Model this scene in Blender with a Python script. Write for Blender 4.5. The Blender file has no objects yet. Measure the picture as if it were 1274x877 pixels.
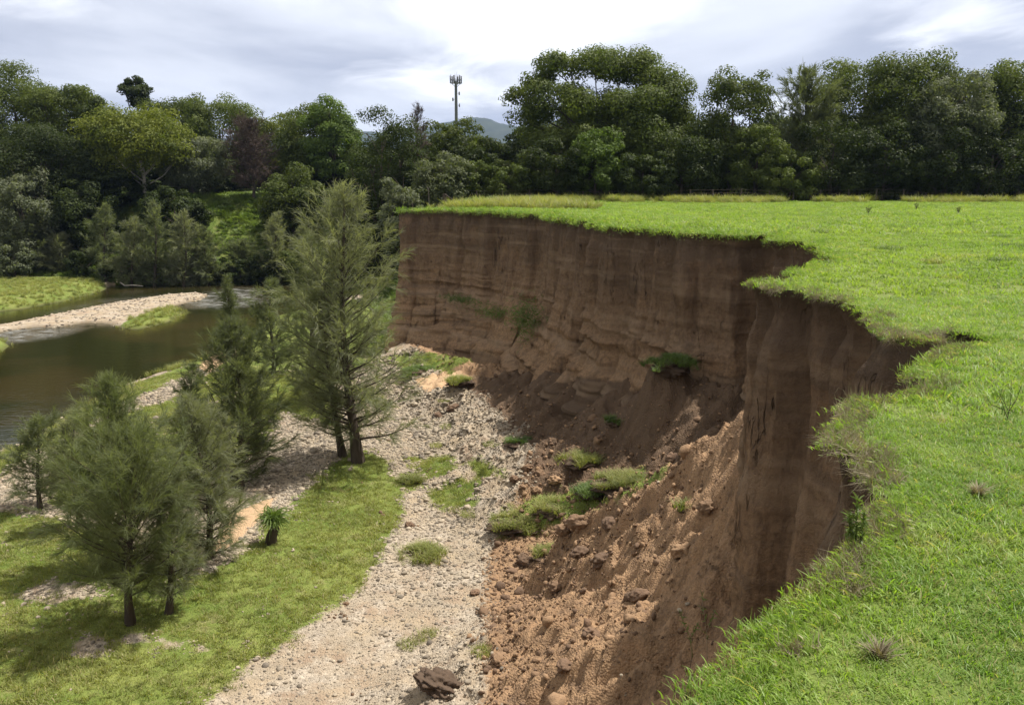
import bpy, math, random
import numpy as np
from mathutils import Vector, geometry
random.seed(7); rng = np.random.default_rng(7)
C = bpy.context.scene.collection
S = bpy.context.scene
R = math.radians
# ------------------------------------------------------------------ camera
EYE = 1.6; PITCH = 11.3; FPX = 1040.0; CX, CY = 637.0, 438.5
FZ = -9.3          # floor of the gully
WZ = -10.15        # water level
cd = bpy.data.cameras.new('camera'); cam = bpy.data.objects.new('camera', cd); C.objects.link(cam)
cam.location = (0, 0, EYE); cam.rotation_euler = (R(90 - PITCH), 0, 0)
cd.sensor_width = 36; cd.lens = FPX / 1274 * 36; cd.clip_start = .05; cd.clip_end = 20000
S.camera = cam
# ------------------------------------------------------------------ world, sun, exposure
SUN_EL = 63; SUN_V = Vector((1, .45, 0)).normalized()
w = bpy.data.worlds.new('World'); S.world = w; w.use_nodes = True
def N(nt, t, **kw):
    n = nt.nodes.new(t)
    for k, v in kw.items():
        if hasattr(n, k): setattr(n, k, v)
    return n
def inp(nt, node, i, v):
    if isinstance(v, bpy.types.NodeSocket): nt.links.new(v, node.inputs[i])
    elif v is not None: node.inputs[i].default_value = v
def M_(nt, op, a, b=None, c=None, clamp=False):
    n = nt.nodes.new('ShaderNodeMath'); n.operation = op; n.use_clamp = clamp
    inp(nt, n, 0, a); inp(nt, n, 1, b); inp(nt, n, 2, c); return n.outputs[0]
def MIX(nt, f, a, b, mode='MIX'):
    n = nt.nodes.new('ShaderNodeMix'); n.data_type = 'RGBA'; n.blend_type = mode; n.clamp_factor = True
    def col(v): return (*v, 1) if isinstance(v, tuple) and len(v) == 3 else v
    inp(nt, n, 0, f); inp(nt, n, 6, col(a)); inp(nt, n, 7, col(b)); return n.outputs[2]
def NOISE(nt, vec, scale, detail=4, rough=.55, dist=0, out=0):
    n = nt.nodes.new('ShaderNodeTexNoise'); inp(nt, n, 'Vector', vec); n.inputs['Scale'].default_value = scale
    n.inputs['Detail'].default_value = detail; n.inputs['Roughness'].default_value = rough; n.inputs['Distortion'].default_value = dist
    return n.outputs[out]
def MR(nt, v, a, b, c=0., d=1., smooth=False):
    n = nt.nodes.new('ShaderNodeMapRange'); n.clamp = True
    if smooth: n.interpolation_type = 'SMOOTHSTEP'
    inp(nt, n, 0, v)
    for i, q in enumerate((a, b, c, d)): n.inputs[i + 1].default_value = q
    return n.outputs[0]
def MAP(nt, vec, scale, rot=(0, 0, 0), loc=(0, 0, 0)):
    n = nt.nodes.new('ShaderNodeMapping'); inp(nt, n, 0, vec); n.inputs['Scale'].default_value = scale
    n.inputs['Rotation'].default_value = rot; n.inputs['Location'].default_value = loc; return n.outputs[0]

def ray(px, py):
    a = R(PITCH); u = (px - CX) / FPX; v = (CY - py) / FPX
    return np.array([u, math.cos(a) + v * math.sin(a), -math.sin(a) + v * math.cos(a)])
def P(px, py, z=0.0):
    d = ray(px, py); t = (z - EYE) / d[2]; return (d[0] * t, d[1] * t)
def AT(px, py, Y):
    d = ray(px, py); t = Y / d[1]; return (d[0] * t, EYE + d[2] * t)

nt = w.node_tree; nt.nodes.clear()
out = N(nt, 'ShaderNodeOutputWorld'); bg = N(nt, 'ShaderNodeBackground'); nt.links.new(bg.outputs[0], out.inputs[0])
bg.inputs[1].default_value = .08
sky = N(nt, 'ShaderNodeTexSky'); sky.sky_type = 'NISHITA'; sky.sun_disc = False
sky.sun_elevation = R(SUN_EL); sky.sun_rotation = math.atan2(SUN_V.x, SUN_V.y); sky.altitude = 50
tc = N(nt, 'ShaderNodeTexCoord'); D = tc.outputs['Generated']
sp = N(nt, 'ShaderNodeSeparateXYZ'); nt.links.new(D, sp.inputs[0])
zc = M_(nt, 'MAXIMUM', sp.outputs[2], 0.0); zz = M_(nt, 'ADD', zc, .10)
cu = N(nt, 'ShaderNodeCombineXYZ'); inp(nt, cu, 0, M_(nt, 'DIVIDE', sp.outputs[0], zz)); inp(nt, cu, 1, M_(nt, 'DIVIDE', sp.outputs[1], zz))
pv = cu.outputs[0]
n1 = NOISE(nt, MAP(nt, pv, (.75, .5, 1), (0, 0, R(12)), (3.1, .4, 0)), 1.0, 7, .5, .35)
n2 = NOISE(nt, MAP(nt, pv, (1.3, .9, 1), (0, 0, R(-8)), (7.3, 2.4, 0)), 1.0, 8, .55, .5)
def glow(px, py, ax, ay):      # a patch of thin bright cloud in a given direction of the sky
    d = ray(px, py); az = math.atan2(d[0], d[1]); el = math.atan2(d[2], math.hypot(d[0], d[1]))
    A = M_(nt, 'ARCTAN2', sp.outputs[0], sp.outputs[1]); E = M_(nt, 'ARCSINE', sp.outputs[2])
    a = M_(nt, 'DIVIDE', M_(nt, 'SUBTRACT', A, az), ax); e = M_(nt, 'DIVIDE', M_(nt, 'SUBTRACT', E, el), ay)
    r2 = M_(nt, 'ADD', M_(nt, 'MULTIPLY', a, a), M_(nt, 'MULTIPLY', e, e))
    return M_(nt, 'EXPONENT', M_(nt, 'MULTIPLY', r2, -1.0))
base = MIX(nt, MR(nt, n1, .36, .66, smooth=True), (4.0, 4.25, 5.1), (6.9, 7.15, 7.8))
g = M_(nt, 'ADD', M_(nt, 'MULTIPLY', glow(665, 0, .22, .06), 1.15), M_(nt, 'MULTIPLY', glow(1210, 30, .12, .035), .7))
g = M_(nt, 'ADD', g, M_(nt, 'MULTIPLY', glow(600, 115, .10, .03), .5))
g = M_(nt, 'ADD', g, M_(nt, 'MULTIPLY', glow(985, 120, .05, .035), .75))
g = M_(nt, 'ADD', g, M_(nt, 'MULTIPLY', glow(150, 5, .25, .035), .35))
g = M_(nt, 'ADD', g, M_(nt, 'MULTIPLY', glow(990, 45, .13, .05), -.5))
g = M_(nt, 'ADD', g, M_(nt, 'MULTIPLY', glow(180, 85, .22, .05), -.25))
g = M_(nt, 'ADD', g, M_(nt, 'MULTIPLY', M_(nt, 'SUBTRACT', n2, .5), 2.1))
sunny = MR(nt, g, .15, 1.1, smooth=True)
c1 = MIX(nt, sunny, base, (11.5, 11.6, 11.8))
c1 = MIX(nt, MR(nt, g, -.35, -.9, 0, .55, True), c1, (3.0, 3.3, 4.1))
hi = MR(nt, sp.outputs[2], .3, .8)          # blue gaps overhead, mostly covered by the unseen warm cloud added below
gap = M_(nt, 'MULTIPLY', MR(nt, n2, .52, .6), hi)
c1 = MIX(nt, gap, c1, sky.outputs[0])
c1 = MIX(nt, .06, c1, sky.outputs[0])
c1 = MIX(nt, MR(nt, sp.outputs[2], .24, .5, 0, .8, True), c1, (7.4, 7.1, 6.5))  # unseen overhead cloud, added to warm and lighten the shaded ground
nt.links.new(c1, bg.inputs[0])
sl = bpy.data.lights.new('sun', 'SUN'); so = bpy.data.objects.new('sun', sl); C.objects.link(so)
sl.energy = 4.8; sl.angle = R(.53); sl.color = (1, .95, .86)
sv = Vector((SUN_V.x * math.cos(R(SUN_EL)), SUN_V.y * math.cos(R(SUN_EL)), math.sin(R(SUN_EL))))
so.rotation_euler = (-sv).to_track_quat('-Z', 'Y').to_euler(); so.location = (30, 10, 60)
S.view_settings.view_transform = 'Standard'; S.view_settings.look = 'None'; S.view_settings.gamma = 1
S.view_settings.exposure = 0.8
S.render.engine = 'CYCLES'; S.cycles.max_bounces = 6; S.cycles.transparent_max_bounces = 4

# ------------------------------------------------------------------ noise and polygon helpers
def _h(ix, iy, iz, s):
    h = (ix.astype(np.int64) * 374761393 + iy.astype(np.int64) * 668265263 + iz.astype(np.int64) * 2147483647 + s * 974634777) & 0xffffffff
    h = ((h ^ (h >> 13)) * 1274126177) & 0xffffffff
    h = ((h ^ (h >> 15)) * 2246822519) & 0xffffffff
    return ((h ^ (h >> 16)) & 0xffffff) / float(0xffffff)
def vn(x, y, z=None, s=0):
    x = np.asarray(x, float); y = np.asarray(y, float) + 0 * x; z = np.zeros_like(x) if z is None else np.asarray(z, float) + 0 * x
    ix, iy, iz = np.floor(x), np.floor(y), np.floor(z); fx, fy, fz = x - ix, y - iy, z - iz
    fx, fy, fz = [f * f * (3 - 2 * f) for f in (fx, fy, fz)]
    r = 0
    for a in (0, 1):
        for b in (0, 1):
            for c in (0, 1):
                wgt = (fx if a else 1 - fx) * (fy if b else 1 - fy) * (fz if c else 1 - fz)
                r = r + wgt * _h(ix + a, iy + b, iz + c, s)
    return r * 2 - 1
def fbm(x, y, z=None, o=4, s=0, g=.5):
    r = 0; a = 1; f = 1; t = 0
    for i in range(o):
        r = r + a * vn(x * f, y * f, None if z is None else z * f, s + i * 17); t += a; a *= g; f *= 2.03
    return r / t
def sstep(a, b, x): t = np.clip((x - a) / (b - a), 0, 1); return t * t * (3 - 2 * t)
def sd(X, Y, poly):     # signed distance, negative inside
    X = np.asarray(X, float); Y = np.asarray(Y, float)
    d = np.full(X.shape, 1e18); ins = np.zeros(X.shape, bool); n = len(poly)
    for i in range(n):
        ax, ay = poly[i]; bx, by = poly[(i + 1) % n]; ex, ey = bx - ax, by - ay
        t = np.clip(((X - ax) * ex + (Y - ay) * ey) / (ex * ex + ey * ey + 1e-12), 0, 1)
        d = np.minimum(d, (X - ax - t * ex) ** 2 + (Y - ay - t * ey) ** 2)
        c = ((ay > Y) != (by > Y)); den = (by - ay) if by != ay else 1e-12
        ins ^= c & (X < ex * (Y - ay) / den + ax)
    d = np.sqrt(d); return np.where(ins, -d, d)
def polyline_info(X, Y, pts, vals):   # distance to an open polyline plus values interpolated at the nearest point
    X = np.asarray(X, float); Y = np.asarray(Y, float)
    best = np.full(X.shape, 1e18); res = [np.zeros(X.shape) for _ in vals[0]]
    for i in range(len(pts) - 1):
        ax, ay = pts[i]; bx, by = pts[i + 1]; ex, ey = bx - ax, by - ay
        t = np.clip(((X - ax) * ex + (Y - ay) * ey) / (ex * ex + ey * ey), 0, 1)
        d = (X - ax - t * ex) ** 2 + (Y - ay - t * ey) ** 2; m = d < best; best = np.where(m, d, best)
        for k in range(len(res)): res[k] = np.where(m, vals[i][k] + t * (vals[i + 1][k] - vals[i][k]), res[k])
    return np.sqrt(best), res
# ------------------------------------------------------------------ object helpers
def tag(o, label=None, cat=None, group=None, kind=None):
    for k, v in (('label', label), ('category', cat), ('group', group), ('kind', kind)):
        if v: o[k] = v
    return o
def link(o, parent=None):
    C.objects.link(o)
    if parent is not None: o.parent = parent
    return o
def empty(name, loc):
    o = bpy.data.objects.new(name, None); o.location = loc; o.empty_display_size = .2; return link(o)
def fast_mesh(name, V, F, mat, parent=None, smooth=False, attrs=None, linkit=True, loc=None):
    V = np.asarray(V, np.float32).reshape(-1, 3); F = np.asarray(F, np.int32)
    me = bpy.data.meshes.new(name); me.vertices.add(len(V)); me.vertices.foreach_set('co', V.ravel())
    k = F.shape[1]; me.loops.add(F.size); me.loops.foreach_set('vertex_index', F.ravel())
    me.polygons.add(len(F)); me.polygons.foreach_set('loop_start', np.arange(len(F), dtype=np.int32) * k)
    me.polygons.foreach_set('loop_total', np.full(len(F), k, np.int32))
    if smooth: me.polygons.foreach_set('use_smooth', np.ones(len(F), bool))
    for a, v in (attrs or {}).items():
        at = me.attributes.new(a, 'FLOAT', 'POINT'); at.data.foreach_set('value', np.asarray(v, np.float32))
    me.update(calc_edges=True)
    if mat: me.materials.append(mat)
    o = bpy.data.objects.new(name, me)
    if loc is not None: o.location = loc
    if linkit: link(o, parent)
    return o
class Acc:          # accumulates triangles/quads (as quads; a triangle repeats nothing, so keep two lists)
    def __init__(s): s.V = []; s.F = []; s.n = 0; s.T = []
    def add(s, V, F, tint=None):
        V = np.asarray(V, float).reshape(-1, 3); F = np.asarray(F, int)
        s.V.append(V); s.F.append(F + s.n); s.n += len(V); s.T.append(np.full(len(V), .5) if tint is None else np.broadcast_to(tint, (len(V),)))
    def tube(s, pts, radii, k=6, cap=True):
        pts = np.asarray(pts, float); m = len(pts); t = np.gradient(pts, axis=0); t /= np.linalg.norm(t, axis=1)[:, None] + 1e-9
        ref = np.array([0, 0, 1.]) if abs(t[0][2]) < .9 else np.array([1., 0, 0])
        a = np.cross(t, ref); a /= np.linalg.norm(a, axis=1)[:, None] + 1e-9; b = np.cross(t, a)
        th = np.arange(k) * 2 * np.pi / k; rr = np.asarray(radii, float)
        V = pts[:, None, :] + rr[:, None, None] * (np.cos(th)[None, :, None] * a[:, None, :] + np.sin(th)[None, :, None] * b[:, None, :])
        F = []
        for i in range(m - 1):
            for j in range(k): F.append((i * k + j, i * k + (j + 1) % k, (i + 1) * k + (j + 1) % k, (i + 1) * k + j))
        s.add(V.reshape(-1, 3), F)
    def box(s, c, h, rz=0):
        c = np.array(c); h = np.array(h); q = np.array([[x, y, z] for x in (-1, 1) for y in (-1, 1) for z in (-1, 1)]) * h
        r = np.array([[math.cos(rz), -math.sin(rz), 0], [math.sin(rz), math.cos(rz), 0], [0, 0, 1]])
        s.add(q @ r.T + c, [(0, 1, 3, 2), (4, 6, 7, 5), (0, 4, 5, 1), (2, 3, 7, 6), (0, 2, 6, 4), (1, 5, 7, 3)])
    def build(s, name, mat, parent=None, smooth=False, **kw):
        return fast_mesh(name, np.concatenate(s.V), np.concatenate(s.F), mat, parent, smooth, {'tint': np.concatenate(s.T)}, **kw)

# ------------------------------------------------------------------ materials
def new_mat(name):
    m = bpy.data.materials.new(name); m.use_nodes = True; nt = m.node_tree; b = nt.nodes['Principled BSDF']
    b.inputs['Roughness'].default_value = .9; b.inputs['Specular IOR Level'].default_value = .2; return m, nt, b
def bump(nt, b, h, strength=.5, dist=.05):
    n = nt.nodes.new('ShaderNodeBump'); n.inputs['Strength'].default_value = strength; n.inputs['Distance'].default_value = dist
    nt.links.new(h, n.inputs['Height']); nt.links.new(n.outputs[0], b.inputs['Normal'])
def attr(nt, name, fac=True):
    n = nt.nodes.new('ShaderNodeAttribute'); n.attribute_name = name; return n.outputs['Fac' if fac else 'Color']
def leaf_mat(name, c1, c2, trans=.35, rough=.6, spec=.14, noise_scale=.45, c3=None):
    m, nt, b = new_mat(name)
    oi = nt.nodes.new('ShaderNodeObjectInfo'); g = nt.nodes.new('ShaderNodeNewGeometry')
    f = attr(nt, 'tint'); tco = nt.nodes.new('ShaderNodeTexCoord')
    nz = NOISE(nt, g.outputs['Position'], noise_scale, 3)
    col = MIX(nt, M_(nt, 'MULTIPLY_ADD', MR(nt, nz, .35, .65), .6, M_(nt, 'MULTIPLY', f, .4)), c1, c2)
    if c3: col = MIX(nt, M_(nt, 'MULTIPLY', MR(nt, f, .8, 1.), .8), col, c3)
    if c3:
        mo = NOISE(nt, g.outputs['Position'], noise_scale * 2.7, 5, .7); col = MIX(nt, MR(nt, mo, .56, .68, 0, .55), col, c3); col = MIX(nt, MR(nt, mo, .44, .34, 0, .5), col, tuple(x * .6 for x in c1))
    hs = nt.nodes.new('ShaderNodeHueSaturation'); inp(nt, hs, 'Color', col)
    inp(nt, hs, 'Value', M_(nt, 'MULTIPLY_ADD', oi.outputs['Random'], .3, .85))
    nt.links.new(hs.outputs[0], b.inputs['Base Color']); b.inputs['Roughness'].default_value = rough; b.inputs['Specular IOR Level'].default_value = spec
    tr = nt.nodes.new('ShaderNodeBsdfTranslucent')
    tcx = MIX(nt, 1., hs.outputs[0], (1.5, 1.6, .6), 'MULTIPLY'); nt.links.new(tcx, tr.inputs[0])
    ms = nt.nodes.new('ShaderNodeMixShader'); ms.inputs[0].default_value = trans
    nt.links.new(b.outputs[0], ms.inputs[1]); nt.links.new(tr.outputs[0], ms.inputs[2])
    nt.links.new(ms.outputs[0], nt.nodes['Material Output'].inputs[0]); return m
def plain_mat(name, c1, c2, scale=3, rough=.9, bs=.4, bd=.02, stretch=(1, 1, 1), spec=.2, metal=0):
    m, nt, b = new_mat(name); g = nt.nodes.new('ShaderNodeTexCoord').outputs['Object']
    v = MAP(nt, g, stretch); n = NOISE(nt, v, scale, 5, .6)
    nt.links.new(MIX(nt, MR(nt, n, .3, .7), c1, c2), b.inputs['Base Color']); b.inputs['Roughness'].default_value = rough
    b.inputs['Specular IOR Level'].default_value = spec; b.inputs['Metallic'].default_value = metal
    bump(nt, b, n, bs, bd); return m
MT = {}
MT['bark'] = plain_mat('bark_grey_brown', (.04, .032, .025), (.10, .082, .065), 6, stretch=(1, 1, .25))
MT['bark_pale'] = plain_mat('bark_pale', (.16, .14, .12), (.34, .31, .27), 5, stretch=(1, 1, .25))
MT['bark_dark'] = plain_mat('bark_dark', (.035, .027, .02), (.09, .07, .055), 8, stretch=(1, 1, .2))
MT['leaf_dark'] = leaf_mat('leaf_dark', (.020, .030, .009), (.050, .067, .017))  # dark leaves; also has the understory's crown shade put into the colour
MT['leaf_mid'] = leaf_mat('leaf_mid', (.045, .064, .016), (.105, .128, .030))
MT['leaf_yellow'] = leaf_mat('leaf_yellow', (.045, .065, .015), (.15, .165, .025))
MT['leaf_grey'] = leaf_mat('leaf_grey', (.055, .067, .036), (.12, .135, .068))
MT['leaf_bright'] = leaf_mat('leaf_bright', (.06, .10, .02), (.13, .18, .04))
MT['leaf_silver'] = leaf_mat('leaf_silver', (.065, .078, .045), (.16, .175, .11))
MT['needle'] = leaf_mat('needle_grey_green', (.115, .125, .082), (.225, .235, .155), .42, .6, .12)
MT['needle_dark'] = leaf_mat('needle_dark', (.07, .082, .048), (.150, .168, .098), .42, .6, .12)
MT['needle_green'] = leaf_mat('needle_green', (.085, .115, .04), (.18, .215, .075), .42, .6, .12)
MT['needle_mid'] = leaf_mat('needle_olive_grey', (.085, .105, .055), (.175, .195, .10), .42, .6, .12)
MT['twig_brown'] = leaf_mat('twig_brown', (.055, .04, .035), (.12, .092, .082), .05, .8, .1)
MT['blade'] = leaf_mat('grass_blade', (.11, .20, .03), (.235, .32, .06), .45, .5, .35, 1.3, (.33, .28, .14))
MT['blade_far'] = leaf_mat('grass_blade_far', (.125, .205, .035), (.225, .295, .06), .45, .55, .3, .25, (.30, .27, .12))
MT['blade_floor'] = leaf_mat('grass_blade_floor', (.14, .17, .042), (.26, .265, .085), .4, .55, .3, .35, (.30, .25, .12))
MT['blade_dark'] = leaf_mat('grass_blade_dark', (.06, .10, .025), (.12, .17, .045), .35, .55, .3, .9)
MT['straw'] = leaf_mat('dry_grass', (.15, .125, .085), (.31, .265, .185), .2, .7, .2, 2.5)
MT['weed'] = leaf_mat('weed_leaf', (.08, .13, .03), (.19, .24, .06), .35, .5, .35, .5)
MT['pole'] = plain_mat('galvanised_steel', (.07, .075, .08), (.11, .115, .12), 2, .6, .1)
MT['panel'] = plain_mat('antenna_grey', (.05, .05, .055), (.09, .09, .095), 2, .6, .1)
MT['post'] = plain_mat('weathered_wood', (.07, .06, .05), (.18, .155, .125), 8, stretch=(1, 1, .2))
MT['wire'] = plain_mat('rusty_wire', (.10, .07, .05), (.18, .14, .11), 4, .6, .1)

def soil_colour(nt, pos, z):
    """brown clay: greyer brown topsoil, orange-brown below, with darker stained streaks"""
    a = NOISE(nt, pos, 1.1, 7, .62); b_ = NOISE(nt, MAP(nt, pos, (1.6, 1.6, .22)), 1.3, 6, .6)
    f = NOISE(nt, pos, 9, 6, .65)
    zf = MR(nt, M_(nt, 'ADD', z, M_(nt, 'MULTIPLY', a, 2.6)), -4.6, .6)
    c = MIX(nt, zf, (.32, .205, .118), (.135, .095, .067))
    c = MIX(nt, MR(nt, b_, .5, .66, 0, .65), c, (.11, .074, .05))
    c = MIX(nt, MR(nt, a, .52, .72, 0, .5), c, (.33, .20, .11))
    c = MIX(nt, MR(nt, f, .42, .66, .0, .6), c, (.11, .072, .05)); f3 = NOISE(nt, MAP(nt, pos, (6, 6, 1.6)), 1.6, 5, .7); c = MIX(nt, MR(nt, f3, .5, .68, 0, .55), c, (.09, .06, .042))
    return c, a, b_, f
def make_cliff_mat():
    m, nt, b = new_mat('eroded_clay'); g = nt.nodes.new('ShaderNodeNewGeometry'); pos = g.outputs['Position']
    s = nt.nodes.new('ShaderNodeSeparateXYZ'); nt.links.new(pos, s.inputs[0])
    c, a, b_, f = soil_colour(nt, pos, s.outputs[2])
    # thin cracks running down
    cn = NOISE(nt, MAP(nt, pos, (1.0, 1.0, .09)), .8, 5, .55); ca = M_(nt, 'ABSOLUTE', M_(nt, 'SUBTRACT', cn, .5))
    keep = MR(nt, NOISE(nt, pos, .7, 3), .50, .58)
    cm = M_(nt, 'MAXIMUM', MR(nt, ca, .0, .0035), M_(nt, 'SUBTRACT', 1., keep))
    c = MIX(nt, M_(nt, 'MULTIPLY', M_(nt, 'SUBTRACT', 1., cm), .35), c, (.06, .04, .03))
    c = MIX(nt, M_(nt, 'MULTIPLY', MR(nt, M_(nt, 'ADD', attr(nt, 'damp'), M_(nt, 'SUBTRACT', a, .5)), .35, .65), .8), c, (.080, .056, .040))  # moist soil and part of the slump's shade, both put into the colour
    # root stained strip right under the turf
    top = MR(nt, M_(nt, 'ADD', s.outputs[2], M_(nt, 'MULTIPLY', f, .5)), -.25, .22)
    c = MIX(nt, top, c, (.075, .055, .04))
    # broad pale bands where the silt dried
    band = NOISE(nt, MAP(nt, pos, (.12, .12, 2.1)), 1.0, 3, .5)
    c = MIX(nt, MR(nt, band, .5, .66, 0, .5), c, (.30, .215, .145))
    bd2 = NOISE(nt, MAP(nt, pos, (.08, .08, 1.3), loc=(0, 0, 4)), 1.7, 4, .6); c = MIX(nt, MR(nt, bd2, .56, .62, 0, .45), c, (.12, .085, .06))
    nt.links.new(c, b.inputs['Base Color'])
    h = M_(nt, 'ADD', M_(nt, 'MULTIPLY', b_, .8), M_(nt, 'MULTIPLY', f, .45))
    h = M_(nt, 'ADD', h, M_(nt, 'MULTIPLY', NOISE(nt, pos, 34, 5, .7), .22)); h = M_(nt, 'ADD', h, M_(nt, 'MULTIPLY', cm, 1.1))
    bump(nt, b, h, 1.0, .2); b.inputs['Roughness'].default_value = .95; b.inputs['Specular IOR Level'].default_value = .1
    return m
def make_floor_mat():
    m, nt, b = new_mat('valley_ground'); g = nt.nodes.new('ShaderNodeNewGeometry'); pos = g.outputs['Position']
    s = nt.nodes.new('ShaderNodeSeparateXYZ'); nt.links.new(pos, s.inputs[0])
    clay, a, b_, f = soil_colour(nt, pos, M_(nt, 'ADD', s.outputs[2], -1.5))
    clay = MIX(nt, MR(nt, NOISE(nt, pos, 3.2, 5, .6), .46, .62, 0, .6), clay, (.29, .18, .105))
    clay = MIX(nt, M_(nt, 'MULTIPLY', MR(nt, M_(nt, 'ADD', attr(nt, 'damp'), M_(nt, 'MULTIPLY', M_(nt, 'SUBTRACT', a, .5), 1.6)), .35, .65), .8), clay, (.080, .056, .040))  # moist upper talus, with some of its shade painted into the clay
    # gravel: sand with pebbles
    vo = nt.nodes.new('ShaderNodeTexVoronoi'); vo.inputs['Scale'].default_value = 9; nt.links.new(pos, vo.inputs['Vector'])
    vb = nt.nodes.new('ShaderNodeTexVoronoi'); vb.inputs['Scale'].default_value = 22; nt.links.new(pos, vb.inputs['Vector'])
    h1 = nt.nodes.new('ShaderNodeSeparateColor'); nt.links.new(vo.outputs['Color'], h1.inputs[0])
    h2 = nt.nodes.new('ShaderNodeSeparateColor'); nt.links.new(vb.outputs['Color'], h2.inputs[0])
    peb = MIX(nt, h1.outputs[0], (.24, .195, .15), (.48, .40, .31))
    peb2 = MIX(nt, h2.outputs[0], (.19, .165, .14), (.45, .40, .33))
    peb = MIX(nt, .5, peb, peb2); peb = MIX(nt, MR(nt, NOISE(nt, pos, .9, 5, .7, .3), .48, .6, 0, .75), peb, (.24, .165, .11))
    sand = MIX(nt, MR(nt, NOISE(nt, pos, 1.2, 4), .4, .6), (.35, .275, .19), (.27, .22, .16))
    gr = MIX(nt, MR(nt, NOISE(nt, pos, .8, 5, .65), .40, .62), peb, sand)
    # grass soil
    ng = NOISE(nt, pos, .55, 6, .65); nf = NOISE(nt, pos, 7, 4, .7)
    gs = MIX(nt, MR(nt, ng, .38, .62), (.11, .155, .03), (.20, .22, .06))
    gs = MIX(nt, MR(nt, nf, .35, .7, 0, .55), gs, (.06, .085, .022))
    gs = MIX(nt, MR(nt, NOISE(nt, pos, .9, 5, .7), .58, .7, 0, .7), gs, (.24, .20, .11))
    nz = M_(nt, 'MULTIPLY', M_(nt, 'SUBTRACT', NOISE(nt, pos, 1.7, 6, .7), .5), 1.0)
    fg = MR(nt, M_(nt, 'ADD', attr(nt, 'grass'), nz), .42, .58); fc = MR(nt, M_(nt, 'ADD', attr(nt, 'clay'), nz), .40, .60)
    c = MIX(nt, fc, gr, clay); c = MIX(nt, MR(nt, M_(nt, 'ADD', attr(nt, 'sand'), nz), .4, .6), c, (.44, .30, .185)); c = MIX(nt, fg, c, gs)
    mud = MR(nt, s.outputs[2], WZ - .1, WZ + .22); c = MIX(nt, M_(nt, 'SUBTRACT', 1., mud), c, (.055, .045, .025))
    nt.links.new(c, b.inputs['Base Color'])
    ped = M_(nt, 'MULTIPLY', M_(nt, 'SUBTRACT', 1., vb.outputs[0]), .7)
    h = M_(nt, 'ADD', ped, M_(nt, 'MULTIPLY', f, .8)); h = M_(nt, 'ADD', h, M_(nt, 'MULTIPLY', NOISE(nt, pos, 30, 4, .7), .5))
    bump(nt, b, h, .9, .05); b.inputs['Specular IOR Level'].default_value = .1; return m
def make_field_mat():
    m, nt, b = new_mat('pasture'); g = nt.nodes.new('ShaderNodeNewGeometry'); pos = g.outputs['Position']
    n0 = NOISE(nt, pos, .35, 5, .6); n1 = NOISE(nt, pos, 2.2, 6, .7); n2 = NOISE(nt, pos, 40, 4, .7)
    c = MIX(nt, MR(nt, n0, .35, .65), (.095, .14, .03), (.175, .215, .047))
    c = MIX(nt, MR(nt, n1, .5, .7, 0, .6), c, (.21, .23, .065)); c = MIX(nt, MR(nt, n1, .45, .3, 0, .55), c, (.06, .11, .02))
    c = MIX(nt, MR(nt, n2, .35, .7, 0, .6), c, (.05, .075, .02))
    nt.links.new(c, b.inputs['Base Color']); bump(nt, b, M_(nt, 'ADD', n1, M_(nt, 'MULTIPLY', n2, .3)), .8, .1)
    return m
MT['cliff'] = make_cliff_mat(); MT['floor'] = make_floor_mat(); MT['field'] = make_field_mat()
def make_water():
    m, nt, b = new_mat('river_water'); g = nt.nodes.new('ShaderNodeNewGeometry'); pos = g.outputs['Position']
    sh = NOISE(nt, pos, .12, 3)
    c = MIX(nt, MR(nt, sh, .4, .6), (.015, .016, .005), (.028, .022, .008))
    fo = M_(nt, 'MULTIPLY', attr(nt, 'foam'), MR(nt, NOISE(nt, MAP(nt, pos, (.5, 1.6, 1)), 1.6, 6, .7), .45, .6))
    c = MIX(nt, fo, c, (.17, .17, .16)); nt.links.new(c, b.inputs['Base Color'])
    b.inputs['Roughness'].default_value = .1; b.inputs['IOR'].default_value = 1.33; b.inputs['Specular IOR Level'].default_value = .5
    nt.links.new(M_(nt, 'MULTIPLY_ADD', fo, .4, .06), b.inputs['Roughness'])
    h = NOISE(nt, MAP(nt, pos, (1, 2.2, 1)), 1.5, 4, .6)
    hh = M_(nt, 'MULTIPLY_ADD', attr(nt, 'foam'), 3., .35); bump(nt, b, M_(nt, 'MULTIPLY', h, hh), .5, .08); return m
MT['water'] = make_water()
def make_stone(name, a, b2, clay=False):
    m, nt, b = new_mat(name); oi = nt.nodes.new('ShaderNodeObjectInfo'); g = nt.nodes.new('ShaderNodeNewGeometry')
    wn = nt.nodes.new('ShaderNodeTexWhiteNoise'); wn.noise_dimensions = '1D'; nt.links.new(oi.outputs['Random'], wn.inputs['W'])
    n = NOISE(nt, g.outputs['Position'], 12, 5, .65)
    c = MIX(nt, wn.outputs['Value'], a, b2)
    c = MIX(nt, MR(nt, n, .35, .7, 0, .5), c, tuple(x * .55 for x in a)); nt.links.new(c, b.inputs['Base Color'])
    bump(nt, b, n, .8, .04); return m
MT['mud'] = make_stone('dark_crumbly_mud', (.06, .041, .03), (.10, .068, .047))
MT['stone'] = make_stone('river_cobble', (.14, .118, .096), (.45, .375, .28))
MT['clod'] = make_stone('dried_clay_clod', (.15, .095, .06), (.32, .205, .12))
MT['clod_dark'] = make_stone('damp_clay_clod', (.12, .078, .052), (.19, .12, .078))

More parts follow.
